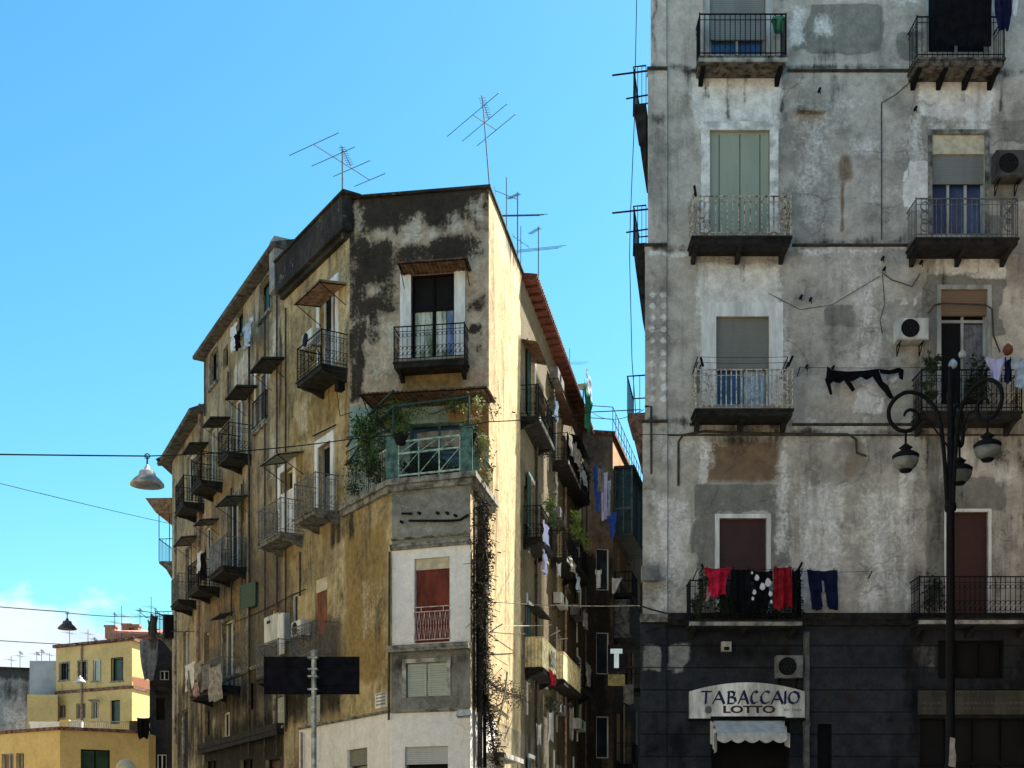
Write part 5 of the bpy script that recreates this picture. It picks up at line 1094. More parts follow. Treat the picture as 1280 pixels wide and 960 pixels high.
# black clothes high on the wall
m=MB(); 
def quadpx(pts,o=.3):
    P=[FRB.at(*FRB.hit(x,y,o),o+.03*math.sin(x*.3)) for x,y in pts]; Q=[p-FRB.n*.03 for p in P]; n=len(P); m.add(P+Q,[tuple(range(n)),tuple(range(n,2*n))[::-1]]+[(i,n+i,n+(i+1)%n,(i+1)%n) for i in range(n)])
quadpx([(1034,458),(1040,462),(1060,464),(1080,463),(1098,461),(1100,467),(1092,470),(1084,474),(1076,471),(1066,476),(1058,473),(1050,479),(1042,476),(1036,482),(1032,476)]); quadpx([(1031,474),(1036,470),(1041,492),(1038,493)]); quadpx([(1052,472),(1060,470),(1069,487),(1066,489)])
quadpx([(1090,468),(1100,466),(1104,476),(1110,482),(1115,494),(1118,499),(1112,498),(1107,490),(1100,483),(1094,476)]); quadpx([(1099,461),(1112,463),(1124,459),(1130,462),(1129,474),(1125,472),(1124,465),(1112,468),(1101,466)])
tag(m.build('garment',M['c_black']),'ragged black clothes strung high on the grey wall above the scrolled lamp','laundry','washing hung out to dry')
g_(FRB,(1232,447,1258,475),.85,'c_lilac','white and lilac cloth on the middle right balcony of the grey block',shape='drape')
g_(FRB,(1256,448,1264,478),.86,'c_navy','narrow dark blue cloth between two pale ones on the middle right balcony',shape='towel')
g_(FRB,(1263,446,1292,484),.85,'c_paleblue','pale blue cloth on the middle right balcony, nearest the building edge',shape='drape')
g_(FRB,(1242,-25,1266,38),.75,'c_navy','dark blue clothes over the topmost right balcony',shape='drape'); g_(FRB,(1261,-20,1276,20),.8,'c_white','small white cloth over the topmost right balcony',shape='drape')
g_(FRB,(1168,-20,1240,58),.7,'c_black','big black sheet draped on the topmost right balcony',shape='towel',wave=.03)
for i,(x0,x1,zy,lab) in enumerate(((872,1003,711,'thin line holding the red and black washing'),(1003,1090,714,'thin line holding the navy trousers'),(872,985,446,'upper thin drying line at the white framed balcony'),(872,985,453,'lower thin drying line at the white framed balcony'),(1000,1170,459,'thin line holding the ragged black clothes'))):
    m=MB(); oo=.8 if i in(0,2,3) else .3; a=FRB.at(*FRB.hit(x0,zy,oo),oo); b=FRB.at(*FRB.hit(x1,zy,oo),oo)
    m.tube(catenary(a,b,.02,8),.006,4); 
    for p in (a,b): m.tube([p,Vector((p.x,30,p.z-.1))],.014,4)
    tag(m.build('clothes_line',M['cable']),lab,'clothes line','clothes lines on the grey block')
m=MB()
for (xa,ya,xb,yb_) in ((868,232,870,245),(876,447,879,458),(985,458,991,445),(877,705,881,714),(996,716,1003,703)): 
    a=FRB.at(*FRB.hit(xa,ya,.7),.7); b=FRB.at(*FRB.hit(xb,yb_,.7),.7); m.tube([a,b],.03,5); m.tube([(a+b)/2,(a+b)/2-FRB.n*.6],.015,4)
m.build('drying_arm',M['iron'],RB)
# clutter on the dark middle right balcony and the plants on the low balconies
def bush(fa,px,o,mat,label,n,size,thk=.25,cat='plant',grp='plants on the balconies'):
    s=fa.rect(*px,o); c=fa.at((s[0]+s[1])/2,(s[2]+s[3])/2,o); t=empty('plant',fa.at((s[0]+s[1])/2,s[2],o),label,cat,grp)
    m=MB(); w=(s[1]-s[0])/2; h=(s[3]-s[2])/2; k=max(3,n//28)
    cl=[(random.uniform(-.8,.8)*w,random.uniform(-.8,.8)*h,random.uniform(-.8,.8)*thk) for _ in range(k)]
    for i in range(n):
        a,b,c2=random.choice(cl); q=fa.at((s[0]+s[1])/2+a+random.gauss(0,.16)*w,(s[2]+s[3])/2+b+random.gauss(0,.2)*h,o+c2+random.gauss(0,.06)); m.leaf(q,size)
    m.build('foliage',M[mat],t); m=MB()
    for a,b,c2 in cl: q=fa.at((s[0]+s[1])/2+a,(s[2]+s[3])/2+b,o+c2); m.tube([fa.at((s[0]+s[1])/2+a*.4,s[2],o),(q+fa.at((s[0]+s[1])/2+a*.6,s[2],o))/2,q],.008,3,False)
    m.build('stems',M['twig'],t); return t
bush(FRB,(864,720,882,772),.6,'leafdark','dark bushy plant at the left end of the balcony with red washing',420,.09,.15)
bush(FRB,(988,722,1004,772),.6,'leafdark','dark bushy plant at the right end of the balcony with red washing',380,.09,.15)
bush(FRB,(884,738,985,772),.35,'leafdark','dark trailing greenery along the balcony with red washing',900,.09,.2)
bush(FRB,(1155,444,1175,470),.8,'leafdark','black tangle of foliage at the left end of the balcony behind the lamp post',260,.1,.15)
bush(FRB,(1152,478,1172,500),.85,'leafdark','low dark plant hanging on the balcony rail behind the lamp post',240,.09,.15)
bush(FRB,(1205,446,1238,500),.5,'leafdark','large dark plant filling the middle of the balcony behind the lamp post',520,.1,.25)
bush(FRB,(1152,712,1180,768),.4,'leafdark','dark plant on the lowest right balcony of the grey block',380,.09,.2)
def lumps(fa,x,y,o,r,mat,label,name,cat,grp=None):
    s,z=fa.hit(x,y,o); m=MB(); c=fa.at(s,z-r,o); m.lathe(c,[(r*.45,0),(r*.8,r*.3),(r,r*.9),(r*.85,r*1.5),(r*.5,r*1.85),(r*.3,r*1.95),(r*.34,r*2.1)],14); return tag(m.build(name,M[mat],smooth=True),label,cat,grp)
lumps(FRB,1203,443,.4,.09,'acwhite','pale round jar on the balcony behind the lamp post','jar','jar'); lumps(FRB,1191,455,.7,.1,'c_paleblue','pale blue bag on the balcony behind the lamp post','bag','bag'); lumps(FRB,1260,437,.4,.12,'terra','reddish brown pot above the pale washing','pot','pot')
M['tealbucket']=simple('green_plastic',(.03,.16,.1),.5,.2,4)
t=empty('hanging_bucket',FRB.at(*FRB.hit(973,40,.5),.5),'green bucket hanging inside the topmost left railing','bucket'); s,z=FRB.hit(973,40,.45); c=FRB.at(s,z,.45); m=MB(); m.lathe(c,[(.08,0),(.1,.01),(.15,.26),(.17,.27),(.15,.25),(.09,.04)],14); m.build('bucket_body',M['tealbucket'],t,True); m=MB(); m.tube(arc(c+UP*.26,.15,0,math.pi,10,FRB.d,UP),.008,4); m.build('handle',M['iron'],t)
# ---- laundry on the left row
g_(F2,(287,405,299,436),.55,'c_white','white patterned cloth below the roof of the tenement',shape='shirt'); g_(F2,(303,402,316,432),.5,'c_paleblue','light blue shirt hung below the roof of the tenement',shape='shirt'); g_(F2,(293,415,300,437),.65,'c_black','black cloth over the white patterned one under the roof',shape='drape')
g_(F2,(246,690,252,714),.8,'c_white','white garment over the balcony at the tenement corner',shape='drape'); g_(F2,(251,690,258,725),.82,'c_black','black garment beside the white one on the tenement balcony',shape='towel')
g_(F2,(262,679,276,712),.84,'c_tarp','blue grey sheet over the rail of the wide tenement balcony',shape='towel',wave=.03)
g_(F2,(231,829,243,863),.85,'c_white','pair of pale trousers on the lowest tenement balcony',shape='trousers'); g_(F2,(243,828,251,850),.84,'c_beige','beige cloth beside the pale trousers on the lowest balcony',shape='drape'); g_(F2,(252,830,262,862),.84,'c_grey','grey sheet on the lowest tenement balcony',shape='towel'); g_(F2,(263,832,276,876),.86,'c_beige','long grey beige curtain hanging past the lowest tenement balcony',shape='towel')
g_(F2,(243,852,248,870),.84,'c_pink','tiny pale cloth under the beige one on the lowest balcony',shape='towel')
P=F3w.at; 
def gw(fa,s0,s1,z0,z1,o,mat,label,shape='towel',**k):
    class R_: 
        at=staticmethod(fa.at); rect=staticmethod(lambda *a:(s0,s1,z0,z1))
    return garment(R_,(0,0,0,0),o,mat,label,shape=shape,**k)
gw(F3w,F3w.L-1.6,F3w.L-.7,9.9,11.4,1.15,'c_grey','grey cloth hung at the end balcony beyond the row',shape='drape'); gw(F3w,F3w.L-2.3,F3w.L-1.7,10.6,11.3,1.6,'c_tarp','small dark cloth pegged farthest out at the end balcony')
m=MB(); m.tube([P(F3w.L-1,11.3,.2),P(F3w.L-1,11.6,1.9)],.02,4); m.tube([P(F3w.L-2.3,11.3,.2),P(F3w.L-2.3,11.5,1.9)],.02,4); m.tube([P(F3w.L-1,11.6,1.85),P(F3w.L-2.3,11.5,1.85)],.012,4); tag(m.build('drying_rack',M['iron']),'iron drying rack sticking out from the end balcony','drying rack')
# dark cloth and tarp by the yellow house
Yq=62.5; fq=Fac(pw(160,Yq),pw(200,Yq)); g_(fq,(170,897,189,923),.2,'c_black','black cloth hanging at the corner of the low yellow block',shape='drape')
fq2=Fac(pw(170,64),pw(200,64)); g_(fq2,(174,800,198,850),.1,'c_tarp','grey tarpaulin hanging at the dark house beside the yellow house',shape='drape')
# ---- plants of the terrace
def grow(c,r,n,size,mat,label,grp='plants of the terrace',stem=True,flowers=0):
    t=empty('plant',Vector(c)-UP*r[2],label,'plant',grp); m=MB(); k=max(4,n//25); c=Vector(c)
    cl=[c+Vector((random.uniform(-1,1)*r[0],random.uniform(-1,1)*r[1],random.uniform(-1,1)*r[2]))*.8 for _ in range(k)]
    for i in range(n): q=random.choice(cl); m.leaf(q+Vector([random.gauss(0,.09) for _ in range(3)]),size)
    m.build('foliage',M[mat],t); m=MB()
    for q in cl: m.tube([c-UP*r[2]*1.05+Vector((random.uniform(-.1,.1),0,0)),c-UP*r[2]*.3+(q-c)*.5,q],.007,3,False)
    m.build('stems',M['twigpale' if mat in('leafpale',) else 'twig'],t)
    if flowers:
        m=MB()
        for _ in range(flowers): m.lathe(random.choice(cl)+Vector((0,-.1,0)),[(.01,0),(.05,.03),(.03,.06)],6)
        m.build('flower',M['pinkfl'],t)
    return t
def FCp(px,py,Y): return pt(px,py,Y)
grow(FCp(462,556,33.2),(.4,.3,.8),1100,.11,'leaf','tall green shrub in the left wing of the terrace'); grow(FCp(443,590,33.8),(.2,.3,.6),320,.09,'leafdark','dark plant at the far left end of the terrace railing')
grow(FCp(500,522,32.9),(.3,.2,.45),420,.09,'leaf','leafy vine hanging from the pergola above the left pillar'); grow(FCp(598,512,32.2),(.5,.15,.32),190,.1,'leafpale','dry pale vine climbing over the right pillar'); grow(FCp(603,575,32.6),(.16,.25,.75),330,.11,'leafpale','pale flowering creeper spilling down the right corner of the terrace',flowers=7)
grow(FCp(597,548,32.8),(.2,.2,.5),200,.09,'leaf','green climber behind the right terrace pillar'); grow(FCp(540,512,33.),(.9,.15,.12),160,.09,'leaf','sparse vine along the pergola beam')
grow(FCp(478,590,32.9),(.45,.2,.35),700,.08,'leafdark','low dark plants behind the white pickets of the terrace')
def hangpot(px,py,Y,label):
    c=pt(px,py,Y); t=empty('hanging_pot',c,label,'plant','hanging pots of the terrace'); m=MB(); m.lathe(c,[(.1,0),(.12,.01),(.2,.26),(.22,.27),(.19,.25),(.1,.05)],14); m.build('pot',M['black'],t,True)
    m=MB(); m.tube([c+Vector((-.2,0,.26)),c+UP*.8],.006,3); m.tube([c+Vector((.2,0,.26)),c+UP*.8],.006,3); m.build('hanger',M['iron'],t); foliage(c+UP*.45,(.25,.2,.25),160,.08,M['leaf'],t)
hangpot(501,556,32.3,'dark hanging pot with leaves above the left terrace pillar'); hangpot(586,557,31.95,'dark hanging pot with leaves above the right terrace pillar')
for i,(x,y,l) in enumerate(((520,600,'leftmost of the dark window boxes along the front terrace railing'),(543,598,'middle of the dark window boxes along the front terrace railing'),(566,602,'rightmost of the dark window boxes along the front terrace railing'))):
    c=pt(x,y,32.35+.0*i); t=empty('planter_box',c,l,'planter','planter boxes of the terrace'); m=MB(); m.box(c.x-.19,c.x+.19,c.y-.08,c.y+.1,c.z,c.z+.2); m.box(c.x-.21,c.x+.21,c.y-.1,c.y+.12,c.z+.2,c.z+.23); m.build('trough',M['black'],t); foliage(c+UP*.32,(.2,.1,.14),90,.07,M['leafdark'],t)
# ivy and dead creeper on the corner pipes
def creeper(pts,n,size,mat,label,w=.18,tw=True):
    t=empty('creeper',pts[-1],label,'plant','creepers on the sunlit wall'); m=MB(); T=MB()
    T.tube(pts,.03,5,False)
    for _ in range(n):
        k=random.uniform(0,len(pts)-1.001); i=int(k); p=pts[i]+(pts[i+1]-pts[i])*(k-i); q=p+Vector((random.gauss(0,w),random.gauss(0,w),random.gauss(0,w)))
        m.leaf(q,size)
        if random.random()<.3: T.tube([p,q,q+Vector((random.gauss(0,w),random.gauss(0,w),-abs(random.gauss(0,w))))],.008,3,False)
    m.build('foliage',M[mat],t); T.build('stems',M['twig'],t); return t
R_=lambda x,y,o: FR.at(*FR.hit(x,y,o),o)
M['leafdead']=simple('dead_dark_leaves',(.04,.036,.025),.95,.5,4); M['leafdead2']=simple('dry_brown_leaves',(.2,.15,.08),.95,.5,4)
creeper([R_(603,632,.35),R_(602,700,.25),R_(603,770,.22),R_(605,850,.2),R_(612,900,.3),R_(620,955,.3)],1700,.09,'leafdead','dense dark dead creeper running down the corner beside the white bay',.12)
creeper([R_(603,625,.3),R_(607,700,.3),R_(601,780,.3)],700,.1,'leafdead','second strand of dead creeper hanging from the terrace corner',.1)
creeper([R_(606,845,.2),R_(622,862,.2),R_(640,868,.25),R_(652,872,.3)],260,.09,'leafdead2','brownish dry creeper sprawling across the lower sunlit wall',.16)

for i,(px,py,l) in enumerate(((700,640,'small grey air conditioner under the upper lane balconies'),(702,745,'white air conditioner on the dark lane wall beside the pink pipe'),(722,760,'air conditioner deep in the lane above the farther panelled balcony'),(728,690,'air conditioner deep in the lane right of the bright green plant'),(700,880,'air conditioner low in the lane under the panelled balconies'),(725,900,'lowest air conditioner deep in the lane'),(697,468,'air conditioner between the two top lane canopies'))):
    w=8-.8*(i in(2,3,5)); ac(FR,(px,py,px+w,py+13),l,'acwhite' if i%2 else 'acgrey','air conditioning units in the lane',.3)

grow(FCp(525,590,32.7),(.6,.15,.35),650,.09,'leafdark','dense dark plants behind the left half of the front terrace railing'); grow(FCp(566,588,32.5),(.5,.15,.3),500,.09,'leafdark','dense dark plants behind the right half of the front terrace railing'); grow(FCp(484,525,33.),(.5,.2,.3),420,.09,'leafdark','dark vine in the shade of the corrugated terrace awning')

bush(FR,(711,700,722,722),.5,'leafdark','dark plants on a lane balcony below the bright green plant',200,.09,.15,grp='plants over the lane'); bush(FR,(684,560,690,590),.3,'leafdark','dark plants under the top lane balcony',160,.09,.1,grp='plants over the lane'); bush(FR,(729,570,737,600),.5,'leafdark','dark plants on the third lane balcony near the blue washing',200,.09,.15,grp='plants over the lane')
bush(FR,(727,690,736,716),.5,'leafdark','dark plants on the deepest middle lane balcony',200,.09,.15,grp='plants over the lane'); bush(FR,(684,870,700,890),.4,'leafdark','dark plants hanging under the panelled lane balcony',220,.09,.15,grp='plants over the lane')

rl=random.Random(5)
for k in range(14):
    x=(679,688,694,712,720,729,734)[k%7]+rl.uniform(-2,2); y=(655,815,598,700,560,590,830,690,840,498,548,720,765,470)[k]
    g_(FR,(x,y,x+rl.uniform(4,8),y+rl.uniform(14,28)),.66,rl.choice(('c_white','c_beige','c_paleblue','c_darkred','c_grey','c_lilac')),'small cloth among the crowded washing on the shaded lane balconies',shape=rl.choice(('towel','shirt','drape')),group='washing on the lane balconies')
M['tletter']=simple('pale_blue_letter',(.55,.72,.85),.5,.1,3); M['yboard']=simple('dull_yellow_board',(.13,.12,.05),.7,.4,5); M['globe']=simple('dusty_milk_glass',(.17,.18,.17),.45,.3,6); M['globe2']=simple('cream_globe',(.5,.45,.33),.5,.25,4); M['inktan']=simple('faded_ink',(.07,.065,.05),.8,.2,3); M['inkgrey2']=simple('dark_faded_ink',(.03,.03,.028),.8,.2,3); M['signblack']=simple('black_sign_panel',(.005,.006,.012),.75,.5,6,spec=.08)
# ---- street plants, laundry and signs of the lane
bush(FR,(683,618,692,640),.6,'leafpale','pale leafy plant on the second lane balcony of the wedge building',200,.1,.12,grp='plants over the lane')
bush(FR,(681,628,697,655),.6,'leaf','green plant spilling over the second lane balcony',260,.1,.15,grp='plants over the lane')
bush(FR,(714,648,733,674),.6,'leafbright','bright green spiky plant on a farther lane balcony',380,.13,.2,grp='plants over the lane')
bush(FR,(684,500,692,535),.55,'leafdark','dark plants behind the rail of the top lane balcony',160,.08,.1,grp='plants over the lane')
bush(FR,(716,545,726,585),.5,'leafdark','dark plants on the farther top lane balcony',160,.09,.1,grp='plants over the lane')
GR='washing over the lane'
FG=Fac((4.57,58),(8.9,77))
for (x0,y0,x1,y1,Y,mt,lb,shp) in ((742,582,752,640,47,'c_blue','long blue cloth hanging over the lane','drape'),(750,590,760,650,47.5,'c_lilac','white and lilac sheet hanging over the lane','drape'),(757,600,764,645,48,'c_paleblue','pale blue shirt hanging over the lane','shirt'),(760,640,771,672,48.5,'c_blue','short blue towel low on the line over the lane','drape'),(747,585,754,615,46.6,'c_grey','grey cloth in front of the blue washing over the lane','towel'),
    (765,722,778,742,50,'c_white','white fan shaped cloth over the dark lower lane','tri'),(684,890,692,926,41,'c_white','white and red striped towel low in the lane','towel'),(670,905,677,930,40,'c_white','small white cloth under the shop canopy in the lane','drape'),(712,885,717,925,46,'c_beige','beige cloth low in the middle of the lane','towel'),(779,855,792,880,52,'c_beige','pale notice cloth beside the yellowish board','towel'),(695,704,702,720,43.,'c_white','small white cloth below the creeper balcony in the lane','drape'),(744,712,752,735,49,'c_white','white vest on the dark lane wall','shirt')):
    q=Fac(pw(x0-5,Y),pw(x1+5,Y)); garment(q,(x0,y0,x1,y1),0,mt,lb,shape=shp,group=GR)
cable(FR.at(*FR.hit(740,586,0),0),Vector((5.6,51.5,EYE+(HY-590)/F*47)),.15,.012,'thin line over the lane holding the blue washing','clothes lines of the lane')
# green netting on the roof edge
q=Fac((FR.at(FR.L-2.2,0,.85)).to_2d(),(FR.at(FR.L-.4,0,.85)).to_2d()); garment(q,(730,488,740,540),0,'c_green','green plastic netting hanging from the roof edge over the lane',shape='drape',name='netting',cat='netting',group=None,line=False)
# T sign and board in the lane
t=empty('tobacco_sign',pt(770,850,40),'dark projecting sign with a pale blue letter T in the lane','sign'); q=Fac(pw(756,40),pw(786,40))
m=MB(); s=q.rect(760,806,781,840); m.fbox(q,s[0],s[1],s[2],s[3],-.12,0); m.build('sign_box',M['signblack'],t)
m=MB(); s=q.rect(763,811,778,817); m.fbox(q,s[0],s[1],s[2],s[3],0,.02); s=q.rect(767.5,817,773.5,835); m.fbox(q,s[0],s[1],s[2],s[3]-.002,0,.02); m.build('letter',M['tletter'] if 'tletter' in M else M['c_paleblue'],t)
m=MB(); s=q.rect(781,812,800,815); m.fbox(q,s[0],s[1]+.8,s[2],s[3],-.08,-.04); s=q.rect(781,832,800,835); m.fbox(q,s[0],s[1]+.8,s[2],s[3],-.08,-.04); m.build('bracket',M['iron'],t)
t=empty('hanging_board',pt(770,858,41),'dull yellowish board hanging below the letter T sign','sign'); q=Fac(pw(756,41),pw(790,41)); m=MB(); s=q.rect(760,843,781,857); m.fbox(q,s[0],s[1],s[2],s[3],-.06,0); m.build('board',M['yboard'] if 'yboard' in M else M['brownsh'],t); m=MB()
for a in (.1,.5,.9): m.tube([q.at(s[0]+(s[1]-s[0])*a,s[3],-.03),q.at(s[0]+(s[1]-s[0])*a,s[3]+.15,-.03)],.01,4)
m.build('hanger',M['iron'],t)
# ---- text helper
def text(body,h,w,fa,s0,z0,o,mat,parent,bold=.02,name='lettering',shear=0):
    cu=bpy.data.curves.new('t','FONT'); cu.body=body; cu.size=1; cu.offset=bold; cu.extrude=0; cu.shear=shear
    ob=bpy.data.objects.new('t',cu); col.objects.link(ob); dg=bpy.context.evaluated_depsgraph_get(); dg.update()
    me=bpy.data.meshes.new_from_object(ob.evaluated_get(dg)); xs=[v.co.x for v in me.vertices]; ys=[v.co.y for v in me.vertices]
    x0,x1,y0,y1=min(xs),max(xs),min(ys),max(ys); m=MB()
    m.add([fa.at(s0+(v.co.x-x0)/(x1-x0)*w,z0+(v.co.y-y0)/(y1-y0)*h,o) for v in me.vertices],[tuple(p.vertices) for p in me.polygons])
    bpy.data.objects.remove(ob); bpy.data.curves.remove(cu); bpy.data.meshes.remove(me)
    return m.build(name,mat,parent)
GL={'T':[[(0,1),(1,1.0)],[(.5,1),(.42,0)]],'A':[[(0,0),(.55,1)],[(.55,1),(1,0)],[(.22,.35),(.8,.35)]],
 'B':[[(.12,0),(.2,1)],[(.1,.98),(.55,1),(.8,.88),(.75,.65),(.3,.55)],[(.4,.55),(.85,.45),(.95,.2),(.7,.02),(.05,.0)]],
 'C':[[(.95,.88),(.7,1),(.4,.92),(.12,.6),(.1,.3),(.3,.05),(.6,0),(.92,.14)]],'I':[[(.5,1),(.45,0)]],
 'O':[[(.5,1),(.2,.85),(.05,.5),(.15,.15),(.45,0),(.8,.12),(.97,.5),(.85,.85),(.5,1)]]}
def pen(word,boxes,fa,o,mat,parent,nib=.035,ang=math.radians(35)):
    """broad nib strokes"""
    m=MB(); nx,nz=math.cos(ang)*nib,math.sin(ang)*nib; k=0
    for ch,(s0,s1,z0,z1) in zip(word,boxes):
        for st in GL[ch]:
            P=[(s0+(s1-s0)*a,z0+(z1-z0)*b) for a,b in st]
            for (a,b),(c,d) in zip(P[:-1],P[1:]):
                k+=1; oo=o+.0004*k; L=math.hypot(c-a,d-b) or 1; ux,uz=(c-a)/L*.012,(d-b)/L*.012
                tx,tz=-uz,ux
                m.add([fa.at(a-nx-ux,b-nz-uz,oo),fa.at(c-nx+ux,d-nz+uz,oo),fa.at(c+nx+ux,d+nz+uz,oo),fa.at(a+nx-ux,b+nz-uz,oo)],[(0,1,2,3)])
                m.add([fa.at(a+tx-ux,b+tz-uz,oo+.0002),fa.at(c+tx+ux,d+tz+uz,oo+.0002),fa.at(c-tx+ux,d-tz+uz,oo+.0002),fa.at(a-tx-ux,b-tz-uz,oo+.0002)],[(0,1,2,3)])
    return m.build('lettering',mat,parent)
M['signw']=simple('sign_white_enamel',(.85,.87,.80),.6,.35,2.5,streak=True); M['inkblue']=simple('sign_blue_ink',(.01,.015,.07),.6,.1,4); M['inkred']=simple('sign_dark_red_ink',(.06,.012,.02),.6,.1,4); M['inkgrey']=simple('sign_grey_ink',(.12,.13,.13),.6,.1,4); M['signtan']=simple('aged_tan_sign',(.055,.052,.04),.7,.3,3,streak=True)
t=empty('shop_sign',FRB.at(FRB.hit(934,900)[0],FRB.hit(934,898)[1],0),'white arched shop sign reading TABACCAIO LOTTO above the scalloped awning','sign')
o=.2; a,b,z0,z1=FRB.rect(862,867,1006,898,o); zt=FRB.hit(934,853,o)[1]; n=20
poly=[(a,z0),(a+(b-a)*.18,z0),(a+(b-a)*.18,z0+.05),(a+(b-a)*.84,z0+.05),(a+(b-a)*.84,z0+.02),(b,z0+.02)]+[(b-(b-a)*i/n,z1-.12+(zt-z1+.12)*math.sin(math.pi*(.12+.76*i/n))**.8) for i in range(n+1)]
m=MB(); m.fprism(FRB,poly,.08,o); m.build('sign_board',M['signw'],t)
m=MB(); m.fbox(FRB,a-.02,b+.02,z0-.05,z0-.002,.06,o+.01); m.build('sign_trim',M['iron'],t)
BX=[]; xs=[(876,890),(890,906),(908,921),(922,936),(937,948),(949,963),(963,979),(979,984),(984,1000)]; ys=[(864,880)]*9
for i,((xa,xb)) in enumerate(xs): s=FRB.rect(xa+1,864+(0 if i in(3,4,5) else .5),xb-1,879.5,o); BX.append(s)
pen('TABACCAIO',BX,FRB,o+.004,M['inkblue'],t,.034)
s=FRB.rect(904,882,969,891.5,o); text('LOTTO',s[3]-s[2],s[1]-s[0],FRB,s[0],s[2],o+.004,M['inkred'],t,.035)
s=FRB.rect(980,886,1002,889,o); text('RIV. TABA',s[3]-s[2],s[1]-s[0],FRB,s[0],s[2],o+.004,M['inkgrey'],t,.01)
s=FRB.rect(881,882,890,892,o); c=(s[0]+s[1])/2; m=MB(); m.add([FRB.at(x,z,o+.004) for x,z in ((s[0]+.02,s[3]-.03),(c,s[3]),(s[1]-.02,s[3]-.03),(s[1],s[2]+.06),(c+.05,s[2]),(c-.05,s[2]),(s[0],s[2]+.06))],[(6,5,4,3,2,1,0)]); m.build('emblem',M['inkgrey'],t)
# awning
t=empty('shop_awning',FRB.at(FRB.hit(937,930)[0],FRB.hit(937,945)[1],0),'white scalloped awning over the tobacco shop door','awning')
s0,s1,zb,zt=FRB.rect(895,901,982,918,.6); zt=FRB.hit(938,899)[1]; m=MB(); n=60
for i in range(n):
    a=s0+(s1-s0)*i/n; b=s0+(s1-s0)*(i+1)/n; w=lambda x:.02*math.sin(x*9)
    m.quad(FRB.at(a,zb+.02,.75+w(a)),FRB.at(b,zb+.02,.75+w(b)),FRB.at(b,zt,.1),FRB.at(a,zt,.1))
    sc=lambda x:.16+.07*abs(math.sin((x-s0)/(s1-s0)*math.pi*5))
    m.quad(FRB.at(a,zb+.02-sc(a),.78+w(a)),FRB.at(b,zb+.02-sc(b),.78+w(b)),FRB.at(b,zb+.02,.75+w(b)),FRB.at(a,zb+.02,.75+w(a)))
m.build('canvas',M['c_awning'],t,True)
for q,sg,zl in ((s0,-1,942),(s1,1,935)):
    m=MB()
    zz=FRB.hit(938,zl,.7)[1]
    for i in range(8):
        v0,v1=i/8,(i+1)/8; P=lambda v,o,zq: FRB.at(q+sg*(.02+.05*math.sin(v*14)),zq,o)
        m.quad(P(v0,.1+.65*v0,zz+(1-v0)*.3),P(v1,.1+.65*v1,zz+(1-v1)*.3),P(v1,.1+.65*v1,zt-(zt-zb)*v1),P(v0,.1+.65*v0,zt-(zt-zb)*v0))
    m.build('side_flap',M['c_awning'],t,True)
m=MB(); 
for q in (s0,s1): m.tube([FRB.at(q,zb-.1,0),FRB.at(q,zb,.72)],.015,4)
m.tube([FRB.at(s0,zb,.72),FRB.at(s1,zb,.72)],.015,4); m.build('awning_frame',M['iron'],t)
# second sign
t=empty('shop_sign',FRB.at(FRB.hit(1210,893)[0],FRB.hit(1210,893)[1],0),'long dull tan shop sign below the black opening, behind the lamp post','sign'); s=FRB.rect(1148,863,1330,893,.14); m=MB(); m.fbox(FRB,s[0],s[1],s[2],s[3],.05,.14); m.build('sign_board',M['signtan'],t)
q=FRB.rect(1164,864.5,1262,873,.14); text('Castellin  nal Esposito',q[3]-q[2],q[1]-q[0],FRB,q[0],q[2],.144,M['inkgrey2'] if 'inkgrey2' in M else M['black'],t,.01,'lettering'); m=MB()
for row in (877,884):
    x=1153.
    while x<1278:
        w=random.uniform(2,6); q=FRB.rect(x,row,x+w,row+3.5,.14); m.quad(FRB.at(q[0],q[2],.144),FRB.at(q[1],q[2],.144),FRB.at(q[1],q[3],.144),FRB.at(q[0],q[3],.144)); x+=w+random.uniform(1,2.5)
m.build('faded_writing',M['inktan'] if 'inktan' in M else M['acdark'],t)
# street name plaque
t=empty('street_plaque',FL.at(*FL.hit(477,885),0),'small white marble street name plaque by the grey shuttered bay','sign'); s=FL.rect(469,866,483,885,.04); m=MB(); m.fbox(FL,s[0],s[1],s[2],s[3],0,.04); m.build('slab',M['signw'],t); m=MB()
for k in range(4):
    z=s[3]-(s[3]-s[2])*(k+.7)/4.6; x=s[0]+.06
    while x<s[1]-.08: w=random.uniform(.03,.08); m.quad(FL.at(x,z,.043),FL.at(x+w,z,.043),FL.at(x+w,z+.045,.043),FL.at(x,z+.045,.043)); x+=w+.02
m.build('lettering',M['inkgrey'],t)
# floodlight at the white base corner
t=empty('floodlight',FB.at(FB.L-.1,FB.hit(590,893)[1],.2),'pale floodlight at the upper right corner of the white base wall','lamp'); c=FB.at(FB.L-.05,FB.hit(590,893)[1],.3); m=MB(); m.hexa([c+Vector(v) for v in ((-.2,-.12,-.08),(.2,-.12,-.05),(.18,.1,-.05),(-.18,.1,-.08),(-.15,-.08,.08),(.15,-.08,.1),(.14,.1,.1),(-.14,.1,.08))]); m.build('lamp_housing',M['acwhite'],t); m=MB(); m.tube([c+Vector((0,.05,0)),FB.at(FB.L-.2,c.z+.05,0)],.02,5); m.build('bracket',M['iron'],t); m=MB(); m.hexa([c+Vector(v) for v in ((-.17,-.125,-.1),(.17,-.125,-.08),(.15,.05,-.1),(-.15,.05,-.12),(-.17,-.125,-.085),(.17,-.125,-.06),(.15,.05,-.06),(-.15,.05,-.09))]); m.build('lens',M['glass'],t)
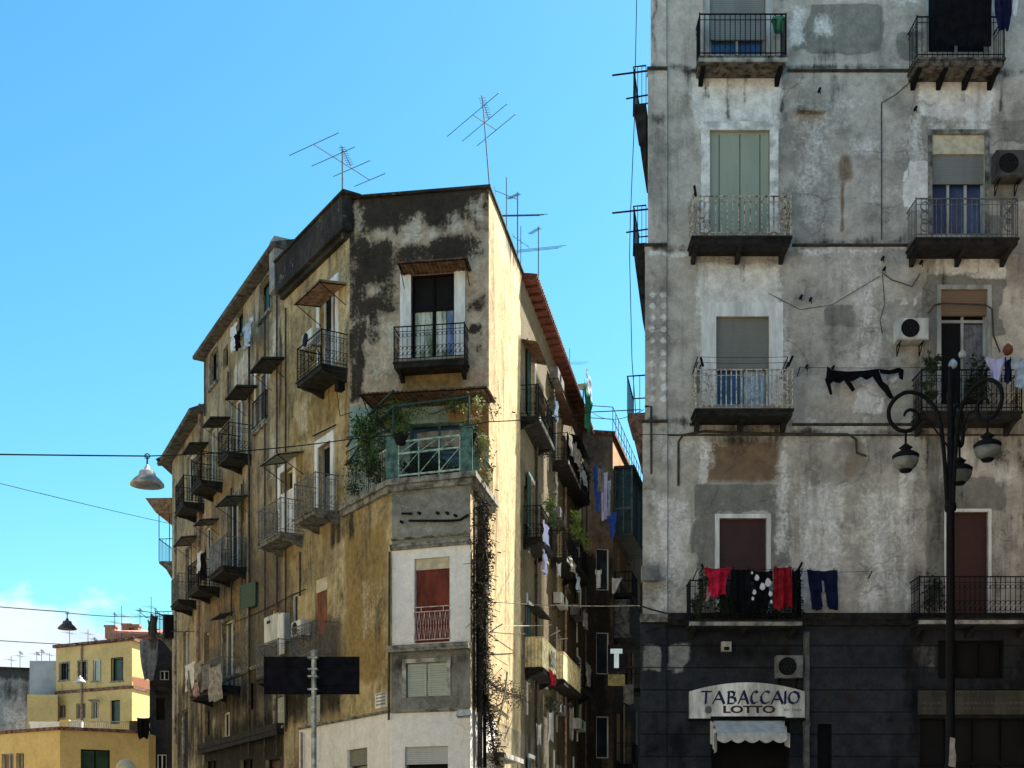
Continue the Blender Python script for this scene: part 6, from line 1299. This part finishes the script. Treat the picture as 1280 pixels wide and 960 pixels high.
# ---- TRAFFIC SIGNS ON THE POLE
Y=20.; t=empty('road_sign',(pw(394,Y)[0],Y,0),'two black road sign panels side by side on a galvanised pole','sign'); q=Fac(pw(320,Y),pw(460,Y)); x=(394-CX)/F*Y; zp=EYE+(HY-819)/F*Y
m=MB(); m.tube([(x,Y-.13,0),(x,Y-.13,zp+.02)],.042,12); m.lathe((x,Y-.13,zp+.02),[(.055,0),(.055,.03),(.02,.05)],12); m.build('pole',M['galv'],t)
for (xa,xb) in ((330,389),(388.5,450)):
    s=q.rect(xa,821,xb-.6,868); m=MB(); m.fbox(q,s[0],s[1],s[2],s[3],-.012,.0); m.fbox(q,s[0],s[1],s[3]-.02,s[3],0,.02); m.fbox(q,s[0],s[1],s[2],s[2]+.02,0,.02); m.fbox(q,s[0],s[0]+.02,s[2]+.02,s[3]-.02,0,.02); m.fbox(q,s[1]-.02,s[1],s[2]+.02,s[3]-.02,0,.02); m.fbox(q,s[0]+.03,s[1]-.03,s[2]+.14,s[2]+.17,0,.016); m.fbox(q,s[0]+.03,s[1]-.03,s[3]-.17,s[3]-.14,0,.016); [m.fbox(q,s[0]+.1+k*.28,s[0]+.12+k*.28,zz,zz+.02,.016,.026) for k in range(3) for zz in (s[2]+.145,s[3]-.165)]; m.build('sign_panel',M['signblack'] if 'signblack' in M else M['c_black'],t)
m=MB()
for y in (824,838,847,863): 
    z=EYE+(HY-y)/F*Y; m.box(x-.09,x+.06,Y-.19,Y-.0,z-.012,z+.012)
m.build('clamp',M['galv'],t)
m=MB(); m.box(x+.07,x+.2,Y+.3,Y+.4,zp-.05,zp+.22); 
# ---- STREET LAMP WITH SCROLL ARMS
Y=17.; x=(1188-CX)/F*Y; t=empty('street_lamp',(x,Y,0),'black ornate lamp post with scrolled arms and hanging globes before the grey block','street lamp')
S=Y/F; Z=lambda y:EYE+(HY-y)*S; m=MB()
m.lathe((x,Y,0),[(.24,0),(.24,.15),(.17,.3),(.15,.9),(.18,.95),(.10,1.1),(.065,2.6),(.08,2.65),(.06,2.75),(.052,Z(640)),(.075,Z(638)),(.075,Z(630)),(.046,Z(625)),(.038,Z(500)),(.05,Z(498)),(.05,Z(494)),(.03,Z(488)),(.028,Z(462)),(.01,Z(458))],16); m.build('post',M['iron'],t,True)
arm=[(4,640),(6,600),(9,560),(15,521),(30,500),(51,492),(68,498),(79,512),(79,527),(70,538),(58,541),(47,536),(42,526),(45,517),(52,514),(58,517),(60,522)]
def cr(P,n=5):
    out=[]
    for i in range(len(P)-1):
        a,b,c,d=P[max(i-1,0)],P[i],P[i+1],P[min(i+2,len(P)-1)]
        for k in range(n): u=k/n; out.append(.5*((2*b)+(c-a)*u+(2*a-5*b+4*c-d)*u*u+(-a+3*b-3*c+d)*u**3))
    return out+[P[-1]]
for th in (186,60,298):
    u=Vector((math.cos(math.radians(th)),math.sin(math.radians(th)),0)); o0=Vector((x,Y,0))
    pts=cr([o0+u*(d*S)+UP*Z(y) for d,y in arm]); am=MB(); am.tube(pts,[.028]*(len(pts)-20)+[.028-.012*i/19 for i in range(20)],7); 
    am.tube([o0+u*.02+UP*Z(560),o0+u*(30*S)+UP*Z(525),o0+u*(44*S)+UP*Z(524)],.012,5); a=am.build('scroll_arm',M['iron'],t)
    c=o0+u*(58*S); L=MB(); L.tube([c+UP*Z(541),c+UP*Z(560)],.015,6); L.lathe(c+UP*Z(590),[(.10,.155),(.17,.16),(.175,.20),(.13,.235),(.07,.26),(.06,.29),(.09,.30),(.05,.33),(.015,.36)],16); L.lathe(c+UP*Z(592.5),[(.02,0),(.06,.005),(.085,.03),(.08,.04)],14); lc=L.build('lamp_cap',M['iron'],t,True)
    L=MB(); L.lathe(c+UP*Z(590),[(.05,0),(.1,.02),(.14,.06),(.162,.11),(.165,.157),(.05,.159)],18); L.build('globe',M['globe'] if 'globe' in M else M['acwhite'],t,True)
nb=MB(); zb=Z(960); nb.add([(x-.06,Y-.1,Z(958)),(x+.03,Y-.105,Z(960)),(x+.045,Y-.1,Z(945)),(x+.02,Y-.105,Z(935)),(x+.03,Y-.1,Z(924)),(x-.04,Y-.1,Z(922)),(x-.05,Y-.105,Z(940))],[(0,1,2,3,4,5,6)]); tag(nb.build('torn_poster',M['c_beige']),'torn pale poster scrap stuck low on the ornate lamp post','poster')
# ---- HANGING LAMPS AND CABLES
def bell(px,py,Y,w,label,grp='bell lamps hung on cables over the street',mat='belldark'):
    c=pt(px,py,Y); k=w/F*Y/2; t=empty('hanging_lamp',c,label,'lamp',grp)
    m=MB(); m.lathe(c,[(k*.75,0),(k,.0),(k*.98,k*.12),(k*.75,k*.38),(k*.52,k*.58),(k*.46,k*.8),(k*.40,k*.88),(k*.2,k*.93),(k*.12,k*1.15),(k*.05,k*1.25)],22); m.build('shade',M[mat],t,True)
    m=MB(); m.lathe(c,[(k*.2,-k*.08),(k*.6,-k*.06),(k*.8,-.002),(k*.5,.0)],18); m.build('glass',M['acgrey'],t,True)
    m=MB(); m.tube([c+UP*k*1.2,c+UP*k*1.75],k*.05,5); m.tube(arc(c+UP*k*1.75,k*.15,0,6.28,8,Vector((1,0,0)),UP),k*.04,4); m.build('hanger',M['iron'],t); return t
M['belldark']=simple('dark_enamel_bell',(.08,.085,.08),.5,.4,3); M['bellgrey']=simple('grey_enamel_bell',(.40,.41,.40),.5,.4,2,c2=(.14,.14,.13))
bell(184,607,24.,42,'big grey bell shaped lamp hanging on a cable, nearest of the three',mat='bellgrey'); bell(84,786.5,45.,23,'small dark bell lamp hanging over the yellow house'); bell(100,853,70.,14,'tiny white bell lamp in front of the yellow house',mat='acwhite')
def lo(*p): return Vector(p)
rbc=Vector((3.06,30.4,EYE+(HY-512)/F*30.4))
def tie(p,q):
    p=Vector(p); q=Vector(q); r=p-q; w=p-LW.at(0,0,0); return p-r*(w.dot(LW.n)/r.dot(LW.n))
a0=tie(pt(-60,565.5,21.5),pt(184,570,24)); a1=pt(184,570,24); a2=pt(437,549,27.4)
cable(a0,a1,.03,.014,'taut cable from the left carrying the big bell lamp'); 
m=MB(); m.tube(catenary(a1,a2,.06)+catenary(a2,pt(612,527,28.9),.04)[1:]+catenary(pt(612,527,28.9),pt(740,515,29.9),.04)[1:]+catenary(pt(740,515,29.9),rbc,.0)[1:],.012,5,False); tag(m.build('cable',M['cable']),'long cable passing in front of the wedge building to the grey block','cable','overhead cables')
cable(tie(pt(-60,752,44),pt(84,765,45)),pt(84,765,45),.04,.016,'cable left of the small dark bell lamp'); cable(pt(84,766,45),F3.at(.3,F3.hit(216,770)[1],.1),.1,.014,'cable right of the small dark bell lamp')
m=MB(); m.tube(catenary(tie(pt(-60,795,50),pt(95,806,56)),pt(95,806,56),.05)+catenary(pt(95,806,56),F3.at(.4,F3.hit(216,790)[1],.15),.1)[1:]+catenary(F3.at(.4,F3.hit(216,790)[1],.15),FL.at(*FL.hit(362,748),.12),.35)[1:]+[FL.at(*FL.hit(387,737),.12)],.018,5,False); tag(m.build('cable',M['cable']),'black cable sagging along the tenement wall below the balconies','cable','overhead cables')
cable(tie(pt(-60,575,30),F3.at(.2,F3.hit(216,655)[1],.1)),F3.at(.2,F3.hit(216,655)[1],.1),.3,.010,'faint thin cable sloping down to the tenement row')
m=MB(); zt=FRB.hit(800,-30)[1]; m.tube([pt(797,-60,29.5),pt(793,150,29.5),pt(788,272,29.5),pt(787,320,29.5),pt(790,450,29.5),pt(795,520,29.6)],.010,5,False); m.tube([pt(797,-60,29.5),Vector((3.25,30,24.5))],.01,4,False); tag(m.build('cable',M['cable']),'thin cable hanging down beside the edge of the grey block','cable','overhead cables')
cable(FR.at(*FR.hit(612,752,.1),.1),pt(800,757,30.2),.05,.009,'lower of two thin lines crossing the lane below the white bay','cables crossing the lane','creamiron'); cable(FR.at(*FR.hit(614,781,.1),.1),FR.at(*FR.hit(690,781,.6),.6),.03,.009,'short thin line along the sunlit wall','cables crossing the lane','creamiron')
cable(FR.at(*FR.hit(613,790,.3),.3),FR.at(*FR.hit(672,792,.3),.3),.03,.012,'short black line near the panelled balcony','cables crossing the lane')
cable(FR.at(*FR.hit(612,790,.1),.1),FR.at(*FR.hit(628,780,.5),.5),.0,.014,'stub of black wire on the sunlit wall','cables crossing the lane')
cable(FR.at(*FR.hit(741,516,.6),.6),rbc+Vector((.1,.3,.1)),.25,.010,'thin cable looping over the lane near the roof','cables crossing the lane')
cable(FB.at(FB.L,FB.hit(588,808)[1],.1),FL.at(*FL.hit(430,826),.1),.35,.014,'black cable drooping under the white bay to the ochre wall')
m=MB()
for a,b in (((686,795),(700,788)),((692,800),(709,798))): m.tube([FR.at(*FR.hit(a[0],a[1],.5),.5),pt(b[0],b[1],38)],.02,4)
tag(m.build('drying_pole',M['creamiron']),'two pale drying poles over the panelled lane balcony','pole')
m=MB(); m.tube([pt(623,905,33),pt(632,860,33),pt(634,840,33)],.025,5); m.tube([pt(626,880,33),pt(618,885,33)],.02,5); tag(m.build('drying_pole',M['creamiron']),'pale bent pole leaning on the lower sunlit wall','pole')
# globe lamp at the lower left
Y=30.; c=pt(157,961,Y); t=empty('globe_lamp',(c.x,c.y,0),'pale round lamp head low in front of the low yellow block','street lamp'); m=MB(); m.lathe(c,[(.05,-.2),(.14,-.16),(.2,-.06),(.215,.02),(.2,.1),(.14,.18),(.05,.22)],18); m.build('globe',M['globe2'] if 'globe2' in M else M['c_beige'],t,True); m=MB(); m.lathe((c.x,c.y,0),[(.12,0),(.1,.4),(.05,.5),(.04,c.z-.3),(.09,c.z-.2),(.08,c.z-.17)],12); m.build('post',M['iron'],t,True)
# ---- AERIALS
def ab(px,py,Y): return pt(px,py,Y)
U=Vector
antenna(ab(428,253,35.8),(253-184)/F*35.8,'aerial with three long tilted rods at the top left corner of the wedge building',boom=(1.4,2.0,0),el=(2,-1.5,0),bl=2.3,ne=4,elen=1.9,r=.022,dish=False)
antenna(ab(613,236,35.2),(236-121)/F*35.2,'tall leaning aerial above the sunlit corner of the wedge building',boom=(.7,1,.1),el=(1,-.75,.4),bl=1.1,ne=3,elen=1.9,r=.02,tilt=(-.22,0))
antenna(pt(633,300,39),(300-222)/F*39,'slim mast with a small grid aerial, left of the pair on the roof ridge',boom=(1,.6,-.1),el=(.1,1,0),bl=.8,ne=2,elen=.5,r=.016,uhf=False)
antenna(pt(647,345,41),(345-240)/F*41,'taller mast with three level rods on the roof ridge',boom=(0,1,.45),el=(1,0,.02),bl=1.2,ne=3,elen=1.9,r=.022)
antenna(pt(651,350,42),(350-283)/F*42,'short mast crowding behind the taller ridge mast',boom=(1,.2,-.6),el=(.2,1,0),bl=.6,ne=3,elen=.4,r=.014,uhf=False)
antenna(pt(673,385,45),(385-283)/F*45,'isolated aerial farther down the roof ridge of the wedge building',boom=(0,1,.4),el=(1,0,.1),bl=1.4,ne=3,elen=1.9,r=.02)
antenna(pt(712,500,52),(500-436)/F*52,'small aerial with faint level rods near the red eave end',boom=(0,1,.3),el=(1,0,0),bl=1.2,ne=3,elen=1.5,r=.012,uhf=False)
m=MB(); c=pt(729,487,53); m.lathe(c,[(.02,0),(.15,.02),(.3,.08),(.36,.13),(.3,.1),(.03,.02)],14); t=empty('satellite_dish',c-UP*.6,'pale satellite dish on the roof edge above the green netting','satellite dish'); m.build('dish',M['acwhite'],t,True); m=MB(); m.tube([c-UP*.9,c],.03,5); m.build('mast',M['alum'],t)
far=[(143,812,765,83,'aerial on the yellow house, leftmost by the chimneys'),(152,800,757,84,'thin aerial just behind the leftmost chimney'),(175,795,760,85,'aerial between the middle chimneys and the pink roof'),(189,792,746,85,'tallest aerial over the pink roof'),(194,792,760,86,'low aerial right of the tallest one'),(110,806,787,83,'short aerial on the flat top of the yellow house'),(118,806,797,83,'tiny aerial on the flat top of the yellow house'),(87,808,785,83,'very thin mast over the left end of the yellow house'),(52,826,812,88,'aerial over the pale grey annex'),(62,826,816,88,'low aerial at the right edge of the grey annex'),(25,836,814,90,'aerial over the blackened building'),(14,838,820,90,'low aerial at the left of the blackened building'),(46,826,815,89,'tiny aerial at the left edge of the grey annex')]
for i,(x,y0,y1,Y,l) in enumerate(far): antenna(pt(x,y0,Y),(y0-y1)/F*Y,l,boom=(.3,1,0),el=(1,-.2,0),bl=.8,ne=3,elen=.9 if y0-y1>25 else .6,r=.02,group='aerials on the far roofs',uhf=(i%2==0))
antenna(pt(256,462,50),.9,'small aerial poking out left of the tenement eave',boom=(1,0,0),el=(0,1,0),bl=.8,ne=3,elen=.4,r=.012,uhf=False)
# ================================================================== LIGHT, SKY, CAMERA
SUN_AZ=math.radians(45); SUN_EL=math.radians(50)   # azimuth measured from +X towards +Y
sd=Vector((math.cos(SUN_AZ)*math.cos(SUN_EL),math.sin(SUN_AZ)*math.cos(SUN_EL),math.sin(SUN_EL)))
L=bpy.data.lights.new('sun','SUN'); L.energy=5.0; L.angle=math.radians(.5); L.color=(1,.93,.80); lo_=bpy.data.objects.new('sun',L); col.objects.link(lo_); lo_.location=(20,20,60); lo_.rotation_euler=sd.to_track_quat('Z','Y').to_euler()
w=bpy.data.worlds.new('World'); bpy.context.scene.world=w; w.use_nodes=True; t=w.node_tree; t.nodes.clear()
out=N(t,'ShaderNodeOutputWorld'); bg=N(t,'ShaderNodeBackground'); lk(t,bg.outputs[0],out.inputs[0])
sky=N(t,'ShaderNodeTexSky'); sky.sky_type='NISHITA'; sky.sun_disc=False; sky.sun_elevation=SUN_EL; sky.sun_rotation=math.pi/2-SUN_AZ; sky.altitude=50; sky.air_density=1.3; sky.dust_density=.6; sky.ozone_density=1.5
tc=N(t,'ShaderNodeTexCoord').outputs['Generated']; sp=N(t,'ShaderNodeSeparateXYZ'); lk(t,tc,sp.inputs[0])
n1=noise_(t,tc,9,9,.58,(1,1,1.7)); n2=noise_(t,tc,3.2,4,.5,(1,1,1.5))
zb=N(t,'ShaderNodeMapRange'); lk(t,sp.outputs[2],zb.inputs[0]); zb.inputs[1].default_value=.10; zb.inputs[2].default_value=.225; zb.inputs[3].default_value=.20; zb.inputs[4].default_value=-.30
xb=N(t,'ShaderNodeMapRange'); lk(t,sp.outputs[0],xb.inputs[0]); xb.inputs[1].default_value=-.10; xb.inputs[2].default_value=-.28; xb.inputs[3].default_value=-.2; xb.inputs[4].default_value=.07
v=math_(t,'ADD',math_(t,'ADD',math_(t,'MULTIPLY',n1,.75),math_(t,'MULTIPLY',n2,.35)),math_(t,'ADD',zb.outputs[0],xb.outputs[0]))
cm=smooth_(t,v,.52,.62); sh=smooth_(t,n1,.35,.7)
hs=N(t,'ShaderNodeHueSaturation'); hs.inputs['Saturation'].default_value=SKYSAT if 'SKYSAT' in globals() else 1.25; hs.inputs['Value'].default_value=1.0; lk(t,sky.outputs[0],hs.inputs['Color'])
tint=mixc(t,1.,hs.outputs[0],(.64,1.12,1.10),'MULTIPLY')
lk(t,mixc(t,math_(t,'MULTIPLY',cm,.9),tint,mixc(t,sh,(4.3,4.8,5.7),(5.5,5.7,6.1))),bg.inputs[0]); bg.inputs[1].default_value=.055
cam=bpy.data.cameras.new('camera'); co=bpy.data.objects.new('camera',cam); col.objects.link(co); co.location=(0,0,EYE); co.rotation_euler=(math.pi/2,0,0)
cam.sensor_width=36; cam.lens=F/1280*36; cam.shift_y=(HY-480)/1280; cam.clip_end=4000; cam.clip_start=.1
sc=bpy.context.scene; sc.camera=co; sc.render.resolution_x=1024; sc.render.resolution_y=768
sc.view_settings.view_transform='Standard'; sc.view_settings.look='None'; sc.view_settings.gamma=1; sc.view_settings.exposure=1.75; sc.view_settings.use_curve_mapping=False
sc.render.engine='CYCLES'; sc.cycles.max_bounces=6; sc.cycles.use_denoising=True
